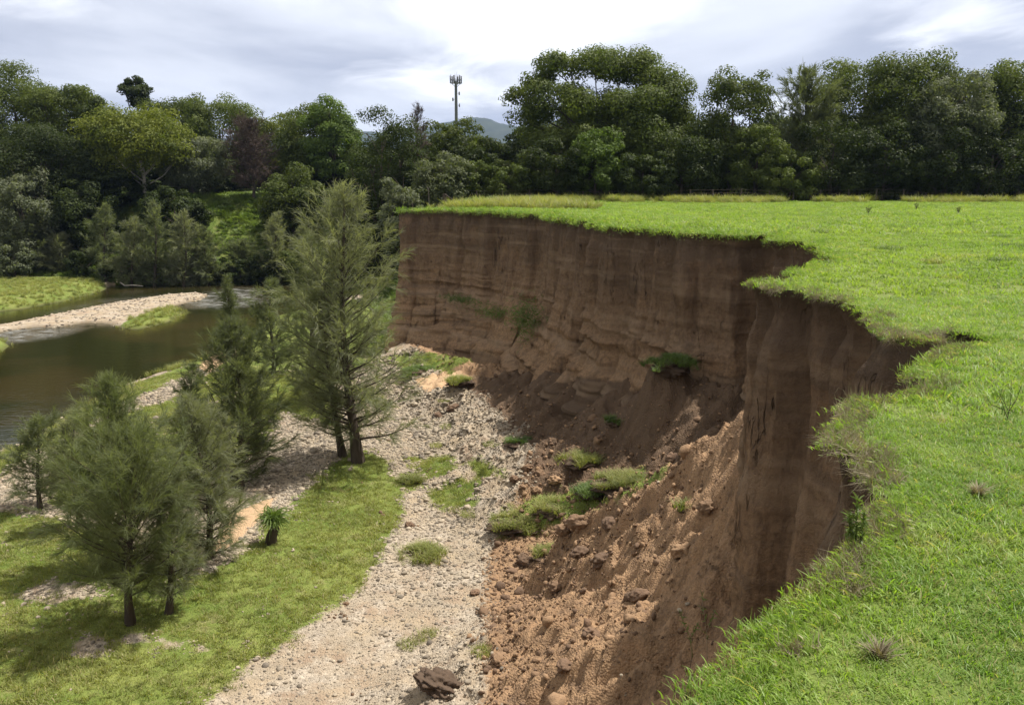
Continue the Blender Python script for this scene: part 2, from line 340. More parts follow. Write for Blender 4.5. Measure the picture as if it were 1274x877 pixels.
# ------------------------------------------------------------------ THE PLATEAU EDGE
E_px = [(497, 262), (530, 262.3), (580, 263), (625, 264.5), (668, 267), (692, 272.5), (718, 276), (752, 282.5), (800, 287), (850, 291.5), (900, 293.5),
        (940, 294.2), (972, 296.5), (958, 300.5), (985, 303), (1003, 307), (1024, 319), (1014, 329), (985, 338), (957, 344.5), (931, 352), (958, 362),
        (990, 371), (1012, 378), (1022, 388), (1045, 391), (1062, 398), (1078, 409), (1092, 416), (1110, 428), (1132, 434), (1150, 432), (1190, 428.5), (1236, 424.5),
        (1238, 430), (1195, 438), (1165, 445), (1150, 452), (1147, 461), (1128, 470), (1100, 480), (1082, 492), (1060, 502), (1046, 522), (1041, 548), (1056, 574), (1086, 592),
        (1094, 612), (1104, 632), (1096, 655), (1076, 685), (1048, 712), (1030, 727), (1000, 748), (968, 768), (942, 790), (934, 808), (905, 830), (872, 856), (836, 878)]
E0 = [np.array(P(x, y, 0)) for x, y in E_px] + [np.array(q) for q in ((-.6, 1.5), (-1.9, .3), (-3.6, -1.5), (-7, -4.5), (-14, -9), (-30, -18), (-60, -34))]
def resample(pts, step):
    out = [];
    for a, b in zip(pts[:-1], pts[1:]):
        L = np.linalg.norm(b - a); mid = (a + b) / 2; st = step(mid); n = max(1, int(L / st))
        for i in range(n): out.append(a + (b - a) * i / n)
    out.append(pts[-1]); return np.array(out)
def stepf(p):
    d = math.hypot(p[0], p[1]); return .035 if d < 9 else (.09 if d < 20 else (.14 if p[1] > 0 else .5)) if p[1] > -1 else .6
E = resample(E0, stepf)
for _ in range(1): E[1:-1] = E[1:-1] * .5 + (E[:-2] + E[2:]) * .25
def normals(Q, it):
    T = np.gradient(Q, axis=0); T /= np.linalg.norm(T, axis=1)[:, None] + 1e-9; n = np.stack([T[:, 1], -T[:, 0]], 1)
    for _ in range(it): n[1:-1] = n[1:-1] * .5 + (n[:-2] + n[2:]) * .25
    return n / (np.linalg.norm(n, axis=1)[:, None] + 1e-9)
nn = normals(E, 2)
# outward means away from the field (to the left of it)
if nn[:, 0].sum() > 0: nn = -nn
arc = np.concatenate([[0], np.cumsum(np.linalg.norm(np.diff(E, axis=0), axis=1))])
dE = np.hypot(E[:, 0], E[:, 1])
E = E + nn * ((fbm(arc * 1.1, arc * 0, s=3) * .20 + fbm(arc * 5, arc * 0, s=4) * .07) * np.clip(dE / 14, .25, 1))[:, None]
_b = fbm(arc * .75, arc * 0, s=5, o=2); _c = fbm(arc * 2.3, arc * 0, s=6, o=2)
E = E - nn * ((sstep(.06, .2, _b) * .42 + sstep(.12, .25, _c) * .16) * np.clip(dE / 11, .22, 1))[:, None]
nn = normals(E, 6)
if nn[:, 0].sum() > 0: nn = -nn
def field_z(x, y):
    return fbm(x * .12, y * .12, s=11) * .10 + fbm(x * .9, y * .9, s=12) * .035 - .0 + sstep(60, 95, np.asarray(y, float)) * .0
FIELD = [tuple(p) for p in E] + [(-60, -60), (300, -60), (3000, -60), (3000, 5000), (2, 5000), (2, 130), (1, 90), (-2, 68), (-5.2, 58)]
FIELD_S = [tuple(p) for p in E[::4]] + [tuple(E[-1])] + FIELD[len(E):]

# ---- field sheet
def grid_pts(x0, x1, y0, y1, st):
    xs = np.arange(x0, x1, st); ys = np.arange(y0, y1, st); X, Y = np.meshgrid(xs, ys); X = X.ravel() + rng.uniform(-.3, .3, X.size) * st; Y = Y.ravel() + rng.uniform(-.3, .3, Y.size) * st
    return X, Y
chunks = [grid_pts(-3, 9, -1, 13, .22), grid_pts(-10, 45, -10, 62, .8), grid_pts(-60, 140, -58, 140, 5), grid_pts(10, 2900, -50, 2900, 150)]
PX = []; PY = []
for k, (X, Y) in enumerate(chunks):
    s_ = sd(X, Y, FIELD_S); m = s_ < -.12 * (1 + k * 2)
    if k == 1: m &= ~((X > -3) & (X < 9) & (Y > -1) & (Y < 13))
    if k == 2: m &= ~((X > -11) & (X < 46) & (Y > -11) & (Y < 63))
    if k == 3: m &= ~((X < 145) & (Y < 145))
    PX.append(X[m]); PY.append(Y[m])
PX = np.concatenate(PX); PY = np.concatenate(PY)
nb = len(FIELD); v2 = [Vector(p) for p in FIELD] + [Vector((a, b)) for a, b in zip(PX, PY)]
r = geometry.delaunay_2d_cdt(v2, [(i, (i + 1) % nb) for i in range(nb)], [], 1, 1e-6)
vv = np.array([(p.x, p.y) for p in r[0]]); tri = np.array([t for t in r[2] if len(t) == 3])
fV = np.column_stack([vv, field_z(vv[:, 0], vv[:, 1])])
a_, b_, c_ = fV[tri[:, 0], :2], fV[tri[:, 1], :2], fV[tri[:, 2], :2]
area = (b_[:, 0] - a_[:, 0]) * (c_[:, 1] - a_[:, 1]) - (b_[:, 1] - a_[:, 1]) * (c_[:, 0] - a_[:, 0]); tri[area < 0] = tri[area < 0][:, ::-1]
fo = fast_mesh('field', fV, tri, MT['field'], smooth=True); tag(fo, kind='structure')

# ------------------------------------------------------------------ CLIFF
farm = np.clip((E[:, 1] - 17) / 4, 0, 1) * (dE > 15)       # 1 on the far wall
def cliff():
    nrow = 290; zs = -np.linspace(0, 1, nrow) ** 1.12 * 10.4
    A = arc[:, None] + 0 * zs[None, :]; Z = zs[None, :] + 0 * arc[:, None]
    top = field_z(E[:, 0], E[:, 1])[:, None] - .004
    fm = farm[:, None]; near = 1 - fm
    near_k = np.clip(dE[:, None] / 9, .5, 1)
    off = -.10 * np.sin(np.clip(-Z / .9, 0, 1) * math.pi) - .02
    bat = .55 * near * np.clip(-Z / 9.3, 0, 1) ** 1.7 + 2.3 * fm * np.clip((-Z - 2.5) / 6.8, 0, 1.2) ** 1.5
    off = off + bat
    w_ = sstep(0, .5, -Z)
    disp = fbm(A * .35, Z * .12, s=21) * .34 + fbm(A * 1.4, Z * .16, s=22, o=4) * .20 + fbm(A * 4.2, Z * .55, s=23, o=4) * .10 + fbm(A * 9, Z * 4, s=24) * .05 + fbm(A * 2.1, Z * 1.9, s=28, o=4) * .13 * np.clip((-Z - 3) / 4, .15, 1.3)
    disp += (.18 - np.abs(fbm(A * 1.9, Z * .16, s=29, o=3)) * .75) * .30 + (.15 - np.abs(fbm(A * 5.5, Z * .5, s=30, o=3))) * .16
    disp -= sstep(.12, .4, fbm(A * 5, Z * 1.1, s=34, o=3)) * .07 + sstep(.1, .35, fbm(A * 1.6, Z * .28, s=35, o=3)) * .14; disp += fbm(A * 16, Z * 6, s=36, o=3) * .03
    ridg = -np.abs(fbm(A * .8, Z * .1, s=25, o=2)); disp += np.where(ridg > -.035, (ridg) * 3 , -.105) * .0
    crack = np.clip(1 - np.abs(fbm(A * .75 + .25 * fbm(A * 0 + 3, Z * 1.1, s=33), Z * .07, s=25, o=2)) / .022, 0, 1); disp -= crack * 0.0
    # ledges of harder silt low on the wall
    lz = Z + A * .028 * fm + fbm(A * .3, Z * 0, s=26) * .5
    led = sstep(-4.9, -5.15, lz) * .22 + sstep(-5.9, -6.1, lz) * .32 + sstep(-7.1, -7.3, lz) * .4
    led = led * 1.35 * (fm * .9 + .15) * (.75 + .7 * fbm(A * .9, Z * 0 + 2, s=27)); led = led + (.12 - .5 * np.abs(fbm(A * .16, Z * 1.5 + A * .05, s=31, o=3))) * fm * np.clip((-Z - 2) / 3, 0, 1) * .8
    off = off + disp * w_ * near_k + led
    X = E[:, 0][:, None] + nn[:, 0][:, None] * off; Y = E[:, 1][:, None] + nn[:, 1][:, None] * off
    V = np.stack([X, Y, Z * 1.0 + top * np.clip(1 + Z, 0, 1)], 2).reshape(-1, 3)
    zl = np.interp(Y, [18, 25, 31, 37, 42, 50], [-4.2, -4.6, -5.7, -7.2, -8.3, -8.8]) + fbm(A * .5, Z * .5, s=37) * .5; damp_shade_c = sstep(.25, -.35, Z - zl) * fm * sstep(21, 23, Y)  # lower far wall: moist soil plus painted shade
    n, m = len(E), nrow; i, j = np.meshgrid(np.arange(n - 1), np.arange(m - 1), indexing='ij'); a = (i * m + j).ravel()
    F = np.stack([a, a + m, a + m + 1, a + 1], 1)
    o = fast_mesh('cliff', V, F, MT['cliff'], smooth=True, attrs={'damp': damp_shade_c.ravel()}); tag(o, kind='structure'); return o
cliff()
# end face beyond the far corner
# ------------------------------------------------------------------ VALLEY TERRAIN
TL = [(-7.2, 54), (-6.4, 51.2), (-3, 45), (1, 37.5), (4.5, 31), (7.6, 25.5), (9.3, 20.5), (7, 17.2), (4.6, 14.6), (4.0, 11), (3.6, 8.2), (1.9, 5), (.6, 2.4), (-1.9, .2), (-8, -5), (-30, -18)]
#      top of talus, run-out, power
_TV = [(-8.3, 2.0), (-8.2, 4), (-7.8, 5), (-7.0, 6), (-5.7, 8.5), (-4.7, 9.5), (-3.0, 9), (-2.4, 7.5), (-5.4, 8), (-5.6, 8), (-5.6, 8), (-7., 7), (-7, 7), (-7, 7), (-7, 7), (-7, 7)]
_ar = np.concatenate([[0], np.cumsum([math.dist(a, b) for a, b in zip(TL[:-1], TL[1:])])]); TV = [(a, b, c) for (a, b), c in zip(_TV, _ar)]
TOE = [P(x, y, -10) for x, y in ((484, 400), (462, 372), (430, 358), (395, 352), (330, 350), (240, 352), (130, 352), (60, 350), (0, 349), (-200, 346))]
VAL = [(30, 56), (-5, 56.5), (-9.5, 58)] + TOE + [(-400, 80), (-400, -200), (200, -200), (200, 30)]
WPX_main = [(-260, 660), (0, 547), (60, 517), (130, 484), (200, 458), (245, 443), (275, 428), (330, 395), (420, 372), (455, 366), (440, 357), (330, 353.2), (230, 353.6), (150, 355.5), (134, 365), (60, 382), (0, 390), (-260, 402)]
WATER = [P(x, y, WZ) for x, y in WPX_main]
BARPX = [(-80, 428), (0, 416), (40, 410), (75, 409), (105, 404), (125, 405), (145, 411), (175, 412), (225, 400), (238, 388), (226, 381), (255, 374), (268, 367), (250, 364), (200, 368), (130, 378), (60, 392), (0, 404), (-80, 408)]
BAR = [P(x, y, WZ) for x, y in BARPX]
BARG = [P(x, y, WZ) for x, y in ((140, 411), (158, 403), (190, 390), (215, 385), (240, 386), (238, 398), (180, 414))]
ISL = [P(x, y, WZ) for x, y in ((-60, 425), (0, 420), (16, 424), (22, 430), (14, 436), (0, 440), (-60, 448))]
def terr_z(x, y):
    x = np.asarray(x, float); y = np.asarray(y, float)
    z = FZ + fbm(x * .15, y * .15, s=41) * .30 + fbm(x * .7, y * .7, s=42) * .10
    d, (zt, wd, ar) = polyline_info(x, y, TL, TV)
    dn = d + fbm(x * .5, y * .5, s=43) * .8
    k = np.clip(1 - dn / wd, 0, 1)
    gul = (.22 - np.abs(fbm(ar * .75 + .5 * fbm(x * .4, y * .4, s=52), d * .12, s=44, o=4))) * 1.0 + (.16 - np.abs(fbm(x * 1.5, y * 1.5, s=53, o=4))) * .45 + (.14 - np.abs(fbm(x * 4, y * 4, s=45, o=3))) * .28
    tal = (zt - z) * k ** 1.35
    z = z + np.maximum(tal, 0) + gul * sstep(0, .35, k)
    # rubble roughness over the clay fans
    # fan of loose earth spilling out of the notch
    A = np.array((6.2, 17.3)); B = np.array((.6, 22.8)); ab = B - A; L = np.linalg.norm(ab)
    t = np.clip(((x - A[0]) * ab[0] + (y - A[1]) * ab[1]) / L ** 2, 0, 1.0)
    lat = np.hypot(x - A[0] - t * ab[0], y - A[1] - t * ab[1])
    rz = -1.9 + (-8.6 + 1.9) * t ** .8 - lat * (.95 + .1 * t) + gul * 1.1 + fbm(x * 3, y * 3, s=51) * .15
    z = np.maximum(z, np.where(d > 0, rz, -99))
    z = z + 1.5 * np.exp(-(((x - 5.0) * .62 - (y - 27.3) * .78) / 1.0) ** 2 - (((x - 5.0) * .78 + (y - 27.3) * .62) / .9) ** 2) * (1 + .5 * fbm(x * 2, y * 2, s=57))
    # river
    sw = sd(x, y, WATER); nzr = fbm(x * .25, y * .25, s=46) * .7
    near_bank = sstep(4.5, -1.2, sw + nzr)
    zb = FZ + (WZ - .55 - FZ) * near_bank
    z = np.where(near_bank > 0, np.minimum(z, z + (zb - FZ)), z)
    sb = sd(x, y, BAR); bt = sstep(.6, -1.6, sb + nzr * .5); z = np.where((bt > 0), np.maximum(z, WZ - .5 + .78 * bt + fbm(x * .8, y * .8, s=47) * .05), z)
    si = sd(x, y, ISL); bi = sstep(.4, -1.2, si); z = np.where(bi > 0, np.maximum(z, WZ - .5 + .8 * bi), z)
    # far bank rises to the level of the field again
    sv_ = sd(x, y, VAL); wid = np.where(x < -12, 17., 9.) ; rise = sstep(0, 1, np.clip((sv_ + fbm(x * .12, y * .12, s=48) * 2.0) / wid, 0, 1)) * .8 + .2 * np.clip(sv_ / wid, 0, 1)
    zr = z + (0. - z) * rise + fbm(x * .3, y * .3, s=49) * .35 * np.clip(rise * 3, 0, 1)
    z = np.where(sv_ > 0, zr, z)
    # wooded rise behind the left bank
    z = z + sstep(115, 190, y) * sstep(-20, -60, x) * 5.0
    sf = sd(x, y, FIELD_S); z = np.where(sf < -.3, np.minimum(z, -.45), z)
    return z
def ground_at(px, py, zguess=FZ):
    d = ray(px, py); ts = np.linspace(2, 110, 3000) / d[1] * 1.0; X_ = d[0] * ts; Y_ = d[1] * ts; Z_ = EYE + d[2] * ts; T_ = terr_z(X_, Y_); k = np.argmax((Z_ < T_) & (sd(X_, Y_, FIELD_S) > 0)); return X_[k], Y_[k], T_[k]
GPX = [
 [(-60, 910), (-60, 632), (60, 640), (130, 668), (215, 715), (262, 716), (300, 690), (330, 655), (392, 596), (440, 562), (478, 575), (502, 603), (500, 640), (478, 690), (440, 738), (380, 778), (300, 830), (225, 900)],
 [(-60, 585), (0, 545), (60, 515), (130, 482), (200, 456), (245, 441), (262, 446), (235, 470), (160, 500), (80, 545), (0, 590), (-60, 620)],
 [(60, 560), (130, 520), (200, 500), (262, 468), (330, 500), (300, 560), (240, 610), (180, 640), (120, 640), (60, 625)],
 [(262, 468), (420, 466), (420, 535), (350, 515), (330, 560), (262, 600)],
 [(300, 400), (345, 372), (480, 372), (520, 440), (400, 446), (300, 440)],
 [(300, 436), (345, 428), (400, 432), (470, 450), (410, 480), (395, 510), (365, 503), (330, 480), (290, 470), (262, 468)],
 [(530, 610), (560, 606), (600, 612), (590, 640), (545, 632)], [(575, 578), (600, 572), (622, 583), (628, 596), (600, 594)],
 [(610, 650), (640, 630), (690, 618), (720, 622), (700, 645), (660, 660), (622, 668)], [(690, 612), (750, 604), (800, 582), (828, 590), (800, 610), (740, 632), (700, 634)],
 [(495, 590), (520, 588), (530, 606), (505, 610)], [(500, 570), (560, 575), (570, 600), (530, 600)],
 [(478, 455), (520, 462), (560, 470), (600, 480), (560, 486), (500, 472)]]
GRASS_P = [[P(x, y, FZ) for x, y in g] if max(q[0] for q in g) < 605 else [ground_at(x, y)[:2] for x, y in g] for g in GPX]
BARE = [[P(x, y, FZ) for x, y in g] for g in ([(95, 790), (140, 782), (185, 775), (250, 790), (230, 812), (170, 815), (110, 812)], [(0, 745), (60, 725), (130, 730), (110, 742), (20, 755)])]
CLAYL = [P(x, y, FZ) for x, y in ((470, 425), (540, 475), (590, 520), (640, 572), (665, 600), (640, 650), (610, 690), (598, 740), (610, 800), (600, 900))] + [(-.5, 5), (60, 5), (60, 60), (-6, 60)]
SANDP = [[P(x, y, FZ) for x, y in g] for g in ([(238, 452), (262, 434), (300, 440), (300, 455), (255, 466)], [(515, 487), (560, 484), (585, 500), (560, 508), (525, 500)], [(262, 690), (290, 640), (345, 618), (330, 640), (290, 680)], [(330, 470), (365, 480), (390, 500), (350, 500)])]
FARG = [P(x, y, WZ) for x, y in ((-200, 345), (0, 350), (128, 350), (135, 362), (105, 374), (60, 381), (0, 388), (-200, 400))]
def damp_ground(x, y):  # moist soil and painted shade on the far talus, sparing the lit fan
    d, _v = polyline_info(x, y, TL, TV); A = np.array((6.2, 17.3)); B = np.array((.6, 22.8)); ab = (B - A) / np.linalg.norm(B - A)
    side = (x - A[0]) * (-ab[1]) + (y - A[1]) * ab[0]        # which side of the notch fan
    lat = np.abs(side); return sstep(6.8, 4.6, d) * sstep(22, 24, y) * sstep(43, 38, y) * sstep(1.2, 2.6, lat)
def masks(x, y):
    g = np.zeros_like(x)
    for q in GRASS_P: g = np.maximum(g, sstep(.9, -.9, sd(x, y, q)))
    for q in BARE: g = g * (.25 + .75 * sstep(-.9, .9, sd(x, y, q) + fbm(x * 1.1, y * 1.1, s=90) * 1.1))
    for q in (BARG, ISL): g = np.maximum(g, sstep(.5, -.5, sd(x, y, q)))
    g = np.maximum(g, sstep(1.5, -1.5, sd(x, y, FARG)))
    g = np.maximum(g, sstep(-.5, 1.5, sd(x, y, VAL)))
    g = np.maximum(g, sstep(-24, -30, x) * (y < 55) * sstep(0, 3, sd(x, y, WATER)))
    c = sstep(.8, -.8, sd(x, y, CLAYL)); s_ = np.zeros_like(x)
    for q in SANDP: s_ = np.maximum(s_, sstep(.4, -.4, sd(x, y, q)))
    return g, c, s_
def axis(*seg):
    out = []
    for a, b, st in seg: out += list(np.arange(a, b, st))
    return np.array(out + [seg[-1][1]])
xs = axis((-3000, -400, 200), (-400, -90, 14), (-90, -26, .55), (-26, -5, .15), (-5, 9.5, .08), (9.5, 30, 1), (30, 300, 20), (300, 3000, 200))
ys = axis((-400, -20, 20), (-20, 4, 1), (4, 10, .2), (10, 32, .085), (32, 46, .14), (46, 70, .3), (70, 135, .55), (135, 300, 6), (300, 5200, 150))
X, Y = np.meshgrid(xs, ys, indexing='ij'); Xr, Yr = X.ravel(), Y.ravel(); Zr = terr_z(Xr, Yr); g_, c_, s_ = masks(Xr, Yr)
n, m = X.shape; i, j = np.meshgrid(np.arange(n - 1), np.arange(m - 1), indexing='ij'); a = (i * m + j).ravel()
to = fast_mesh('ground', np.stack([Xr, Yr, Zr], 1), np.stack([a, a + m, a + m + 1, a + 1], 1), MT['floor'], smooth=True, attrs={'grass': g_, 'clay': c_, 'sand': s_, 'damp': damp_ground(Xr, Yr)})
tag(to, kind='structure')
def zat(x, y): return float(terr_z(np.array([x]), np.array([y]))[0])
# ---- water
xs = np.arange(-220, 12, 1.0); ys = np.arange(20, 125, 1.0); X, Y = np.meshgrid(xs, ys, indexing='ij'); Xr, Yr = X.ravel(), Y.ravel()
RAP = [[P(x, y, WZ) for x, y in q] for q in ([(-80, 420), (0, 408), (60, 408), (95, 410), (60, 420), (0, 428), (-80, 440)], [(225, 375), (250, 366), (290, 358), (330, 360), (330, 378), (290, 384), (245, 383)], [(60, 392), (130, 380), (200, 374), (200, 366), (130, 372), (60, 388)])]
foam = np.zeros_like(Xr)
for q, am in zip(RAP, (1, 1, .35)): foam = np.maximum(foam, am * sstep(1.5, -1.5, sd(Xr, Yr, q)))
n, m = X.shape; i, j = np.meshgrid(np.arange(n - 1), np.arange(m - 1), indexing='ij'); a = (i * m + j).ravel()
wo = fast_mesh('water', np.stack([Xr, Yr, np.full_like(Xr, WZ)], 1), np.stack([a, a + m, a + m + 1, a + 1], 1), MT['water'], attrs={'foam': foam}); tag(wo, kind='structure')

# ------------------------------------------------------------------ scatter of stuff
SRC = bpy.data.collections.new('scatter_sources')
def source_set(name, objs):
    c = bpy.data.collections.new(name); SRC.children.link(c)
    for k, o in enumerate(objs): o.name = '%s_%02d' % (name, k); c.objects.link(o)
    return c
def scatter(name, pts, rot, scl, coll, nvar):
    n = len(pts); me = bpy.data.meshes.new(name); me.vertices.add(n); me.vertices.foreach_set('co', np.asarray(pts, np.float32).ravel())
    at = me.attributes.new('rot', 'FLOAT_VECTOR', 'POINT'); at.data.foreach_set('vector', np.asarray(rot, np.float32).ravel())
    at = me.attributes.new('scl', 'FLOAT_VECTOR', 'POINT'); sc = np.asarray(scl, np.float32); sc = np.repeat(sc[:, None], 3, 1) if sc.ndim == 1 else sc
    at.data.foreach_set('vector', sc.ravel())
    at = me.attributes.new('idx', 'INT', 'POINT'); at.data.foreach_set('value', rng.integers(0, nvar, n).astype(np.int32))
    o = bpy.data.objects.new(name, me); link(o)
    ng = bpy.data.node_groups.new(name + '_nodes', 'GeometryNodeTree')
    ng.interface.new_socket('Geometry', in_out='INPUT', socket_type='NodeSocketGeometry'); ng.interface.new_socket('Geometry', in_out='OUTPUT', socket_type='NodeSocketGeometry')
    gi = ng.nodes.new('NodeGroupInput'); go = ng.nodes.new('NodeGroupOutput'); ip = ng.nodes.new('GeometryNodeInstanceOnPoints')
    ci = ng.nodes.new('GeometryNodeCollectionInfo'); ci.inputs['Collection'].default_value = coll
    ci.inputs['Separate Children'].default_value = True; ci.inputs['Reset Children'].default_value = True
    def na(nm, t):
        q = ng.nodes.new('GeometryNodeInputNamedAttribute'); q.data_type = t; q.inputs['Name'].default_value = nm; return [s for s in q.outputs if s.enabled][0]
    ng.links.new(gi.outputs[0], ip.inputs['Points']); ng.links.new(ci.outputs[0], ip.inputs['Instance']); ip.inputs['Pick Instance'].default_value = True
    ng.links.new(na('idx', 'INT'), ip.inputs['Instance Index']); ng.links.new(na('rot', 'FLOAT_VECTOR'), ip.inputs['Rotation']); ng.links.new(na('scl', 'FLOAT_VECTOR'), ip.inputs['Scale'])
    ng.links.new(ip.outputs[0], go.inputs[0]); md = o.modifiers.new('scatter', 'NODES'); md.node_group = ng
    return o
def blades(n, rad, h, wd, lean=.5, mat=None, r=None, dry=.08, seg=3, name='tuft', linkit=False, parent=None, pts=None):
    r = r or rng; th = r.uniform(0, 2 * np.pi, n); rr = rad * np.sqrt(r.uniform(0, 1, n)); base = np.stack([rr * np.cos(th), rr * np.sin(th), np.full(n, -.01)], 1)
    if pts is not None: base = pts
    hh = h * r.uniform(.45, 1.1, n); dth = r.uniform(0, 2 * np.pi, n); ld = lean * r.uniform(.2, 1.3, n) * hh
    side = np.stack([-np.sin(dth + r.normal(0, .6, n)), np.cos(dth), np.zeros(n)], 1); ww = wd * r.uniform(.6, 1.3, n)
    D2 = np.stack([np.cos(dth), np.sin(dth), np.zeros(n)], 1); V = []; 
    for k in range(seg):
        t = k / seg; c = base + D2 * (ld * t ** 1.8)[:, None] + np.array([0, 0, 1]) * (hh * (t - .18 * lean * t * t))[:, None]
        wk = ww * (1 - t * .45); V += [c - side * wk[:, None] / 2, c + side * wk[:, None] / 2]
    tip = base + D2 * ld[:, None] + np.array([0, 0, 1]) * (hh * (1 - .18 * lean))[:, None]; V += [tip - side * ww[:, None] * .08, tip + side * ww[:, None] * .08]
    V = np.stack(V, 1); k = V.shape[1]; F = []
    b0 = np.arange(n)[:, None] * k
    for s_ in range(seg): F.append(b0 + np.array([[2 * s_, 2 * s_ + 1, 2 * s_ + 3, 2 * s_ + 2]]))
    F = np.stack(F, 1).reshape(-1, 4); tint = r.uniform(0, .79, n); dr = r.uniform(0, 1, n) < dry; tint[dr] = 1.
    return fast_mesh(name, V.reshape(-1, 3), F, mat, parent, False, {'tint': np.repeat(tint, k)}, linkit=linkit)
def lump(seed, sub=3, amp=.35, flat=.75, mat=None, name='lump', linkit=False, parent=None, freq=1.6):
    import bmesh
    bm = bmesh.new(); bmesh.ops.create_icosphere(bm, subdivisions=sub, radius=1)
    V = np.array([v.co[:] for v in bm.verts]); F = np.array([[v.index for v in f.verts] for f in bm.faces]); bm.free()
    q = V * freq + seed * 7.3; r_ = 1 + amp * fbm(q[:, 0], q[:, 1], q[:, 2], o=3, s=seed) * 1.6; V = V * r_[:, None]; V[:, 2] *= flat
    V[:, 0] *= 1 + .25 * math.sin(seed * 3.1)
    return fast_mesh(name, V, F, mat, parent, sub > 2 and amp < .3, {'tint': np.full(len(V), .5)}, linkit=linkit)
tuft_near = source_set('turf_tuft', [blades(26, .075, .044, .0048, 1.1, MT['blade'], dry=.15) for _ in range(7)])
tuft_far = source_set('field_tuft', [blades(30, .11, .055, .010, .9, MT['blade_far']) for _ in range(5)])
tuft_floor = source_set('meadow_tuft', [blades(26, .12, .085, .012, .8, MT['blade_floor']) for _ in range(6)])
tuft_tall = source_set('tall_tuft', [blades(40, .14, .34, .014, .9, MT['blade_floor'], dry=.2) for _ in range(4)])
tuft_dry = source_set('dry_tuft', [blades(30, .05, .075, .0045, 1.7, MT['straw']) for _ in range(4)])
weedc = source_set('weed_tuft', [blades(60, .28, .42, .055, 1.1, MT['weed'], dry=.03) for _ in range(4)])
stones = source_set('cobble', [lump(k, 2, .16, .6, MT['stone'], freq=.9) for k in range(7)])
clods_c = source_set('crumb', [lump(20 + k, 2, .38, .75, MT['clod']) for k in range(6)] + [lump(40 + k, 2, .38, .75, MT['clod_dark']) for k in range(3)])
def rots(n, tilt=.15): return np.stack([rng.normal(0, tilt, n), rng.normal(0, tilt, n), rng.uniform(0, 6.283, n)], 1)
def sample_field(n, ymin, ymax, xm=.78):
    y = np.sqrt(rng.uniform(ymin ** 2, ymax ** 2, n)); x = rng.uniform(-.68, xm, n) * y
    return x, y
# turf of the field
GX = []; 
def add_turf(name, coll, nvar, ymin, ymax, dens, sc, thin=0.0, tilt=.12):
    area = .5 * 2.0 * (ymax ** 2 - ymin ** 2); n = int(area * dens)
    y = np.sqrt(rng.uniform(ymin ** 2, ymax ** 2, n)); x = rng.uniform(-.70, 1.30, n) * (y + .8)
    k = sd(x, y, FIELD_S) < -.005; x, y = x[k], y[k]
    ns = fbm(x * 1.1, y * 1.1, s=61); k = (ns > -.55 + thin) | (rng.uniform(0, 1, len(x)) < .5); x, y, ns = x[k], y[k], ns[k]
    s_ = sc * (1 + .45 * fbm(x * .8, y * .8, s=62)) * rng.uniform(.7, 1.3, len(x))
    return scatter(name, np.stack([x, y, field_z(x, y)], 1), rots(len(x), tilt), np.stack([s_, s_, s_ * rng.uniform(.7, 1.15, len(x))], 1), coll, nvar)
for nm, cl, nv, a0, a1, de, sc in (('turf_grass', tuft_near, 7, .5, 5.5, 800, .95), ('turf_grass', tuft_near, 7, 5.5, 12, 210, 1.4), ('pasture_grass', tuft_far, 5, 12, 28, 40, 1.5), ('pasture_grass', tuft_far, 5, 28, 84, 8, 2.6)):
    tag(add_turf(nm, cl, nv, a0, a1, de, sc), ('short lush green grass' if a0 < 10 else 'short pasture grass farther out') + ' covering the field above the cliff', 'grass', 'turf on the field', 'stuff')
x = rng.uniform(-8, 30, 16000); y = np.sqrt(rng.uniform(1, 40 ** 2, len(x))); k = (sd(x, y, FIELD_S) < -.05) & (x < y * .8 + 1) & (rng.uniform(0, 1, len(x)) < .12 + .6 * (fbm(x * .9, y * .9, s=91) > .22)) ; x, y = x[k], y[k]
tag(scatter('dead_straw', np.stack([x, y, field_z(x, y)], 1), rots(len(x), .5), rng.uniform(.4, .9, len(x)), tuft_dry, 4), 'scattered dead straw flecks in the green turf of the field', 'dry grass', None, 'stuff')
# dry roots and grass hanging over the lip
def edge_pts(n, dmax, inn=.12, outw=.03):
    idx = np.where((dE < dmax) & (E[:, 1] > -1))[0]; k = rng.choice(idx, n); t = rng.uniform(-outw, inn, n)
    p = E[k] - nn[k] * t[:, None] + rng.normal(0, .02, (n, 2)); return p, k, t
p, k, t = edge_pts(4000, 15, .15, .04); m = fbm(p[:, 0] * 1.7, p[:, 1] * 1.7, s=71) > -.25 + .9 * np.clip(t, 0, 1); p, k, t = p[m], k[m], t[m]
ang = np.arctan2(nn[k][:, 1], nn[k][:, 0]); tl = rng.uniform(.3, 1.7, len(p)); ax = np.stack([-np.sin(ang), np.cos(ang)], 1) * tl[:, None]
tag(scatter('dry_grass_fringe', np.column_stack([p, field_z(p[:, 0], p[:, 1]) - .01]), np.column_stack([ax, rng.uniform(-.4, .4, len(p))]), rng.uniform(.4, 1.1, len(p)), tuft_dry, 4),
    'matted grey straw and roots along the crumbling lip of the cliff', 'dry grass', None, 'stuff')
p, k, t = edge_pts(2600, 60, .15, .05); ang = np.arctan2(nn[k][:, 1], nn[k][:, 0]); tl = rng.uniform(.2, 1.3, len(p)); ax = np.stack([-np.sin(ang), np.cos(ang)], 1) * tl[:, None]
tag(scatter('lip_grass', np.column_stack([p, field_z(p[:, 0], p[:, 1])]), np.column_stack([ax, rng.uniform(-.4, .4, len(p))]), rng.uniform(.9, 1.5, len(p)) * np.clip(dE[k] / 12, .9, 3), tuft_near, 7),
    'green grass hanging over the edge of the cliff', 'grass', None, 'stuff')
